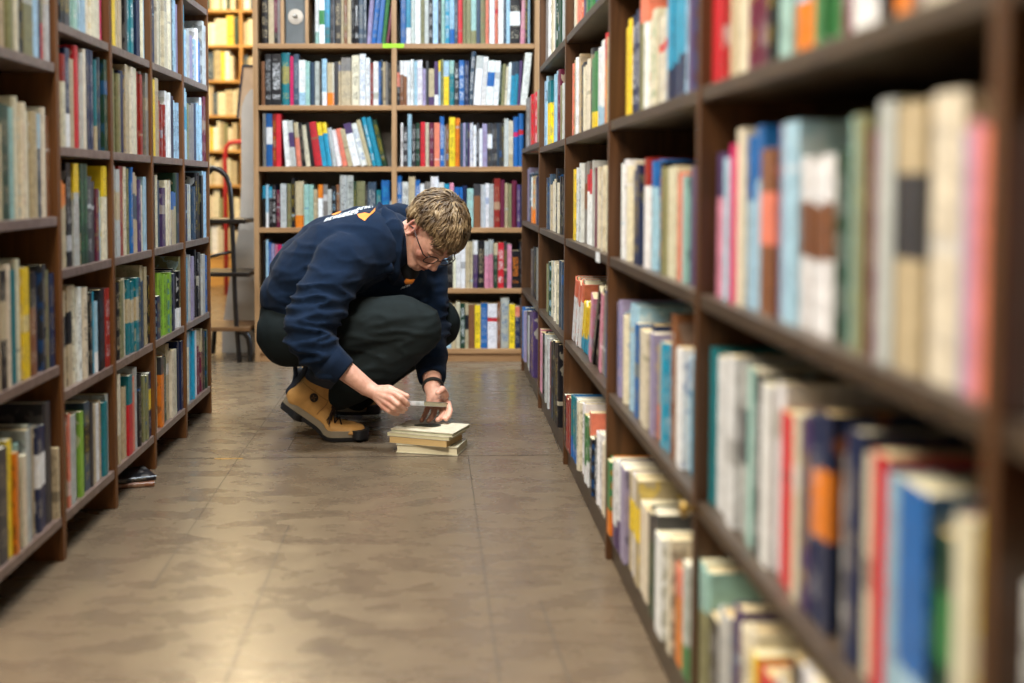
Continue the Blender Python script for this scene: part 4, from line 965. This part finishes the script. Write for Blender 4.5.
# small print on the chest and a dark picture on the top booklet
qx = lambda x, y: (400 + x / 8.54, 250 + y / 8.54)
decal('chest_emblem', [[qx(*p) for p in poly] for poly in ([(35, 265), (60, 235), (125, 250), (112, 275), (95, 290), (45, 290)],)], hb1, M['orange_print'], sw, vw)
decal('chest_lettering', glyphs([(*qx(2, 335), *qx(90, 300), 3.0, 4)]), hb1, M['white_print'], sw, vw)
bm = bmesh.new(); tr_ = random.Random(3); ctr = Vector((-.03, 3.625, TOPZ + .0004)); ring = [bm.verts.new(ctr + Vector((.046 * math.cos(a) * tr_.uniform(.75, 1.1), .03 * math.sin(a) * tr_.uniform(.6, 1.1), 0))) for a in [2 * PI * k / 18 for k in range(18)]]; bm.faces.new(ring); r2 = [bm.verts.new(v.co - Vector((0, 0, .0003))) for v in ring]
for k in range(18): bm.faces.new((ring[k], r2[k], r2[(k + 1) % 18], ring[(k + 1) % 18]))
pc = bm_put('cover_picture', bm, mat('dark_green_picture', '#1c2418', .4, .6, 60)); pc.parent = tb; pc.matrix_parent_inverse = tb.matrix_world.inverted()
# ------------------------------------------------------------ hair
skull_c = (0, -.012, .047); skull_r = (.080, .101, .089)
def on_skull(d, off=0):
    d = d.normalized(); return Vector((skull_c[0] + d.x * (skull_r[0] + off), skull_c[1] + d.y * (skull_r[1] + off), skull_c[2] + d.z * (skull_r[2] + off)))
hb = bmesh.new(); ell(hb, hp(0, -.014, .053), (.086, .106, .090), HR, 48)
rcone(hb, hp(-.042, .046, .085), .026, hp(.042, .046, .085), .026); rcone(hb, hp(-.042, -.078, -.006), .022, hp(.042, -.078, -.006), .022); ell(hb, hp(0, -.075, .02), (.07, .04, .05), HR)
hcap = remeshed('hair', hb, .004, 4)
HT = HR.transposed()
def hairline(p):
    if p.y > .02: return .062 + .0 * abs(p.x)
    if p.y > .0: return .040 + (p.y / .02) * .022
    if p.y > -.034: return .040
    return max(-.035, .040 - (-.034 - p.y) * 5)
# open the face: pull the cap inside the skull below the hairline
for v in hcap.vertices:
    d = HT @ (v.co - HC)
    line = hairline(d)
    if d.z < line and (d.y > -.045 or d.z < -.045):
        q = Vector((d.x, d.y + .012, d.z - .045)); k = min(1, (line - d.z) / .014); d2 = Vector((d.x * (1 - .16 * k), (d.y + .012) * (1 - .2 * k) - .012, (d.z - .045) * (1 - .1 * k) + .045)); v.co = HC + HR @ d2
    else: v.co += v.normal * .004 * ridge(v.co, (60, 60, 60))
ho = pput('hair', hcap, mat('brown_hair_roots', '#4c3a28', .6, .2, 40))
cu = bpy.data.curves.new('hair_locks', 'CURVE'); cu.dimensions = '3D'; cu.bevel_depth = .0019; cu.bevel_resolution = 1; cu.use_fill_caps = True
whorl = Vector((-.15, -.30, .94)).normalized(); rnd = random.Random(5)
def strand(d0, length, off0, wave, drop=0):
    d = d0.copy(); t = d - whorl; t = (t - d * t.dot(d)); t.normalize()
    nv = noise.noise(d0 * 3.2 + Vector((3, 1, 7))); side = d.cross(t) * (nv * 1.5 + rnd.uniform(-.12, .12)); t = (t + side).normalized(); n = 7; pts = []; ph = rnd.uniform(0, 6); fr = rnd.uniform(1.5, 3)
    for i in range(n):
        s = i / (n - 1); off = off0 + .007 * math.sin(s * PI) - .004 * s
        p = on_skull(d, off); p += d.cross(t) * wave * math.sin(ph + fr * s * 3)
        lim = hairline(p) - (.034 if p.y > .045 else .012)
        if p.z < lim: break
        pts.append(p)
        d = (d + t * (length / (n - 1) / .09)); d.normalize(); t = (t - d * t.dot(d)).normalized()
    if len(pts) < 3: return
    n = len(pts); sp = cu.splines.new('POLY'); sp.points.add(n - 1)
    for i, p in enumerate(pts):
        w = HC + HR @ p; sp.points[i].co = (w.x, w.y, w.z, 1); sp.points[i].radius = (.6, 1, 1.1, 1.05, .95, .7, .15)[i if i < n - 1 else 6] * rnd.uniform(.7, 1.2)
cnt = 0
while cnt < 2600:
    d = Vector((rnd.gauss(0, 1), rnd.gauss(0, 1), rnd.gauss(0, 1))).normalized(); p = on_skull(d)
    # start points above the hairline
    line = hairline(p) + .012
    if p.z < line: continue
    L = rnd.uniform(.035, .06)
    if p.y > .02: L = rnd.uniform(.03, .045 if p.z < .095 else .06)
    if p.y < -.04 and p.z < .03: L = rnd.uniform(.02, .035)
    strand(d, L, rnd.uniform(.001, .012), rnd.uniform(.001, .005)); cnt += 1
co = bpy.data.objects.new('hair_cage', cu); COL.objects.link(co); dg = bpy.context.evaluated_depsgraph_get(); dg.update()
me = bpy.data.meshes.new_from_object(co.evaluated_get(dg)); bpy.data.objects.remove(co); me.materials.clear(); put('hair_locks', me, M['hair'], ho, True)
# ------------------------------------------------------------ glasses
gl = empty('glasses', (0, 0, 0)); gl.parent = person; gl.matrix_parent_inverse = PI_
bm = bmesh.new()
def rim(s):
    cx = s * .034; n = 28; pts = []
    for k in range(n + 1):
        a = 2 * PI * k / n; r = (abs(math.cos(a)) ** 3 + abs(math.sin(a)) ** 3) ** (-1 / 3)
        pts.append(hp(cx + .0265 * math.cos(a) * r * .92, .1015 - .012 * abs(math.cos(a) * .5 + s * 0) * 0 - abs(cx + .0265 * math.cos(a)) * .09, .0 + .0195 * math.sin(a) * r * .92))
    return pts
for s in (-1, 1): tube(bm, rim(s), .0019, 8)
tube(bm, [hp(-.009, .1005, .005), hp(0, .103, .0075), hp(.009, .1005, .005)], .0019, 8)
bm_put('frame_front', bm, M['frame'], gl, True)
for s in (-1, 1):
    bm = bmesh.new(); tube(bm, [hp(s * .060, .096, .008), hp(s * .072, .086, .009), hp(s * .079, .04, .010), hp(s * .083, -.002, .012), hp(s * .083, -.022, .0), hp(s * .081, -.03, -.015)], .0019, 8); bm_put('temple', bm, M['frame'], gl, True)
    bm = bmesh.new(); pts = rim(s)[:-1]; c = sum(pts, Vector()) / len(pts); f = HF * .0006
    A1 = [bm.verts.new(p + f) for p in pts]; B1 = [bm.verts.new(p - f) for p in pts]; bm.faces.new(A1); bm.faces.new(B1[::-1])
    for k in range(len(pts)): bm.faces.new((A1[k], B1[k], B1[(k + 1) % len(pts)], A1[(k + 1) % len(pts)]))
    bm_put('lens', bm, M['lens'], gl)
# ------------------------------------------------------------ boots
def make_boot(origin, heading, bend, name='boot'):
    """local: +x toe, y sideways (-y outer, towards the viewer), z up; ball at x=.19"""
    R = Matrix.Translation(origin) @ Matrix.Rotation(heading, 4, 'Z')
    bx_, th = .195, math.radians(bend)
    def bendp(p):
        x, y, z = p
        if x >= bx_: return Vector(p)
        # smooth bend about the ball
        k = min(1, (bx_ - x) / .05); a = th * k
        dx, dz = x - bx_, z - 0.0; return Vector((bx_ + dx * math.cos(a) + dz * math.sin(a), y, -dx * math.sin(a) + dz * math.cos(a)))
    def fin(me):
        for v in me.vertices: v.co = R @ bendp(v.co)
        return me
    ub = bmesh.new()
    secs = [(.025, .05, .040, .030), (.06, .055, .043, .031), (.10, .055, .044, .033), (.14, .05, .043, .036), (.18, .042, .037, .042), (.22, .036, .031, .045), (.255, .034, .028, .043), (.278, .031, .022, .034)]
    for a, b in zip(secs, secs[1:]):
        for s in (-1, 1): rcone(ub, (a[0], s * (a[3] - .022), a[1] - .012), .026, (b[0], s * (b[3] - .022), b[1] - .012), .026 if b[0] < .27 else .022, 14)
        rcone(ub, (a[0], 0, a[1]), a[2] * .85, (b[0], 0, b[1]), b[2] * .85, 18)
    rcone(ub, (.04, 0, .06), .040, (.055, 0, .13), .040); rcone(ub, (.10, 0, .06), .04, (.075, 0, .13), .038); rcone(ub, (.14, 0, .06), .030, (.095, 0, .12), .030)
    um = remeshed('upper', ub, .004, 5); 
    for v in um.vertices:
        if v.co.z < .022: v.co.z = .022
    up = pput(name, fin(um), M['boot'])
    def foot_outline(k=1.0, x0=0., x1=.302):
        pts = []
        for i in range(40):
            a = 2 * PI * i / 40; cx = math.cos(a); u = (1 + cx) / 2; x = x0 + (x1 - x0) * u
            wv = .036 + .016 * math.exp(-((u - .72) / .25) ** 2) - .004 * math.exp(-((u - .35) / .15) ** 2); pts.append((x, math.copysign(abs(math.sin(a)) ** .62, math.sin(a)) * wv * k))
        return pts
    def layer(z0, z1, k0, k1, nm, m, x0=0., x1=.302):
        bm = bmesh.new(); A0 = [bm.verts.new((x, y, z0)) for x, y in foot_outline(k0, x0, x1)]; A1 = [bm.verts.new((x, y, z1)) for x, y in foot_outline(k1, x0, x1)]
        bm.faces.new(A0[::-1]); bm.faces.new(A1)
        for i in range(40): bm.faces.new((A0[i], A0[(i + 1) % 40], A1[(i + 1) % 40], A1[i]))
        bmesh.ops.triangulate(bm, faces=[f for f in bm.faces if len(f.verts) > 4])
        bmesh.ops.subdivide_edges(bm, edges=[e for e in bm.edges if e.calc_length() > .05], cuts=3)
        me = bpy.data.meshes.new(nm); bm.to_mesh(me); bm.free(); return put(nm, fin(me), m, up)
    bm = bmesh.new()
    def strip(z0, z1, k0, k1, nm, m, x0=0., x1=.302):   # wall made of many x-slices so that it can bend
        n = 30; bm = bmesh.new(); rows = []
        for i in range(n + 1):
            u = .5 - .5 * math.cos(PI * i / n); x = x0 + (x1 - x0) * u
            wv = (.036 + .016 * math.exp(-((u - .72) / .25) ** 2) - .004 * math.exp(-((u - .35) / .15) ** 2)) * max(.02, math.sin(PI * i / n)) ** .5
            rows.append([bm.verts.new((x, -wv * k0, z0)), bm.verts.new((x, wv * k0, z0)), bm.verts.new((x, wv * k1, z1)), bm.verts.new((x, -wv * k1, z1))])
        for a, b in zip(rows, rows[1:]):
            for j in range(4): bm.faces.new((a[j], a[(j + 1) % 4], b[(j + 1) % 4], b[j]))
        bm.faces.new(rows[0]); bm.faces.new(rows[-1][::-1]); bmesh.ops.recalc_face_normals(bm, faces=bm.faces[:])
        me = bpy.data.meshes.new(nm); bm.to_mesh(me); bm.free(); return put(nm, fin(me), m, up)
    strip(.001, .014, 1.02, 1.12, 'outsole', M['sole'], -.004, .306); strip(.0142, .033, 1.12, 1.08, 'midsole', M['midsole'], -.004, .3)
    strip(.010, .0345, 1.13, 1.1, 'toe_cap', M['sole'], .225, .3075); strip(-.006, .014, .98, 1.0, 'heel_block', M['sole'], .0, .085)
    # padded collar and tongue
    bm = bmesh.new(); n = 20; pts = [(.066 + .047 * math.cos(a), .042 * math.sin(a), .150 + .010 * math.cos(a)) for a in [2 * PI * k / n for k in range(n)]]
    for a, b in zip(pts, pts[1:] + pts[:1]): rcone(bm, a, .0125, b, .0125, 10)
    for a, b in zip(pts, pts[1:] + pts[:1]): rcone(bm, (a[0], a[1], a[2] - .016), .010, (b[0], b[1], b[2] - .016), .010, 10)
    put('collar', fin(remeshed('collar', bm, .004, 3)), M['collar'], up, True)
    bm = bmesh.new(); rcone(bm, (.006, 0, .10), .010, (-.004, 0, .165), .008, 10); rcone(bm, (.0, 0, .05), .016, (.004, 0, .12), .012, 10); rcone(bm, (-.004, 0, .165), .007, (-.012, 0, .178), .005)
    put('heel_tab', fin(remeshed('heel_tab', bm, .004, 2)), M['collar'], up, True)
    # darker side panel below the collar
    ubv = None
    T = lambda p: R @ bendp(p)
    # laces
    bvh = bvh_of(um); bm = bmesh.new()
    def surf(x, y, up_=.004):
        # from above in bent space
        o_ = T((x, y, .20)); d_ = (T((x, y, 0)) - o_).normalized(); h = bvh.ray_cast(o_, d_)
        return (h[0] - d_ * up_) if h[0] else T((x, y, .09))
    for i in range(5):
        x0_, x1_ = .120 + i * .021, .120 + (i + 1) * .021
        for s in (1, -1): tube(bm, [surf(x0_, s * .026, .003), surf((x0_ + x1_) / 2, 0, .005), surf(x1_, -s * .026, .003)], .0024, 6)
    for s in (1, -1):
        q = surf(.13, s * .006, .008); o_ = [q]
        for k in range(1, 9):
            a = k / 8 * 2 * PI; o_.append(surf(.13 + .022 * math.sin(a / 2) + .016 * s * 0, -.012 + s * .016 * math.sin(a) - .016 * (1 - math.cos(a)), .008))
        tube(bm, o_, .0022, 6)
        tube(bm, [surf(.135, -.005, .008), surf(.15, -.022 - .01 * s, .006), surf(.165 + .012 * s, -.037, .004), T((.165 + .014 * s, -.052, .055))], .0022, 6)
    me = bpy.data.meshes.new('laces'); bm.to_mesh(me); bm.free(); put('laces', me, M['lace'], up, True)
    # round side badge
    def side(x, z, lift=.0015):
        o_ = T((x, -.15, z)); d_ = (T((x, 0, z)) - o_).normalized(); h = bvh.ray_cast(o_, d_); return (h[0] - d_ * lift) if h[0] else T((x, -.046, z))
    bm = bmesh.new(); n = 20; ring = [side(.075 + .0125 * math.cos(2 * PI * k / n), .085 + .0125 * math.sin(2 * PI * k / n), .0025) for k in range(n)]
    tube(bm, ring + ring[:1], .0016, 6); bm.faces.new([bm.verts.new(side(.075 + .0115 * math.cos(2 * PI * k / n), .085 + .0115 * math.sin(2 * PI * k / n), .0018)) for k in range(n)])
    me = bpy.data.meshes.new('badge'); bm.to_mesh(me); bm.free(); put('badge', me, M['lace'], up)
    bm = bmesh.new()
    for k in range(4):
        a = PI / 4 + k * PI / 2; tube(bm, [side(.075 + .002 * math.cos(a), .085 + .002 * math.sin(a), .0035), side(.075 + .0085 * math.cos(a), .085 + .0085 * math.sin(a), .0035)], .001, 5)
    me = bpy.data.meshes.new('badge_emblem'); bm.to_mesh(me); bm.free(); put('badge_emblem', me, M['boot2'], up)
    # stitched seams
    bm = bmesh.new()
    tube(bm, [side(.02 + .016 * i, .105 - .001 * i, .0006) for i in range(8)], .0011, 5); tube(bm, [side(.115 + .004 * math.sin(i), .105 - .012 * i, .0006) for i in range(6)], .0011, 5)
    me = bpy.data.meshes.new('seam_piping'); bm.to_mesh(me); bm.free(); put('seam_piping', me, M['boot2'], up, True)
    return up
# near boot: toe at picture (368,440), heel lifted
toe = gp(365, 439.5)
make_boot((toe[0] - .295, toe[1] + .02, .0072 - .006), math.radians(-4), 33)
toe = gp(378, 416); make_boot((toe[0] - .297, toe[1] + .03, .0072), math.radians(-4), 3)
# ------------------------------------------------------------ book in the hands
flat_book(0, 0, 0, 0, .014, .115, .155, 'a', 'la', 'thin pale green book held between the two hands over the pile', lin('#e0d8b8'), group='books handled by the person')
hb3 = bpy.data.objects[-1] if False else [o for o in bpy.data.objects if o.get('label', '').startswith('thin pale green book held')][0]
Cn = A_(424, 406.2, 3.555); v = Vector((-.066, .036, -.004)).normalized(); u = Vector((.07, .13, -.028)); u = (u - v * v.dot(u)).normalized(); n = u.cross(v); n = n if n.z > 0 else -n
# book local: x thickness -> n ; y depth (spine at -y) -> u ; z height -> v ; near corner at origin
Rm = Matrix((n, u, v)).transposed()
if Rm.determinant() < 0: Rm = Matrix((n, u, v)).transposed() @ Matrix.Diagonal((-1, 1, 1)); off = -1
else: off = 1
hb3.matrix_world = Matrix.Translation(Cn + n * .0075) @ Rm.to_4x4()
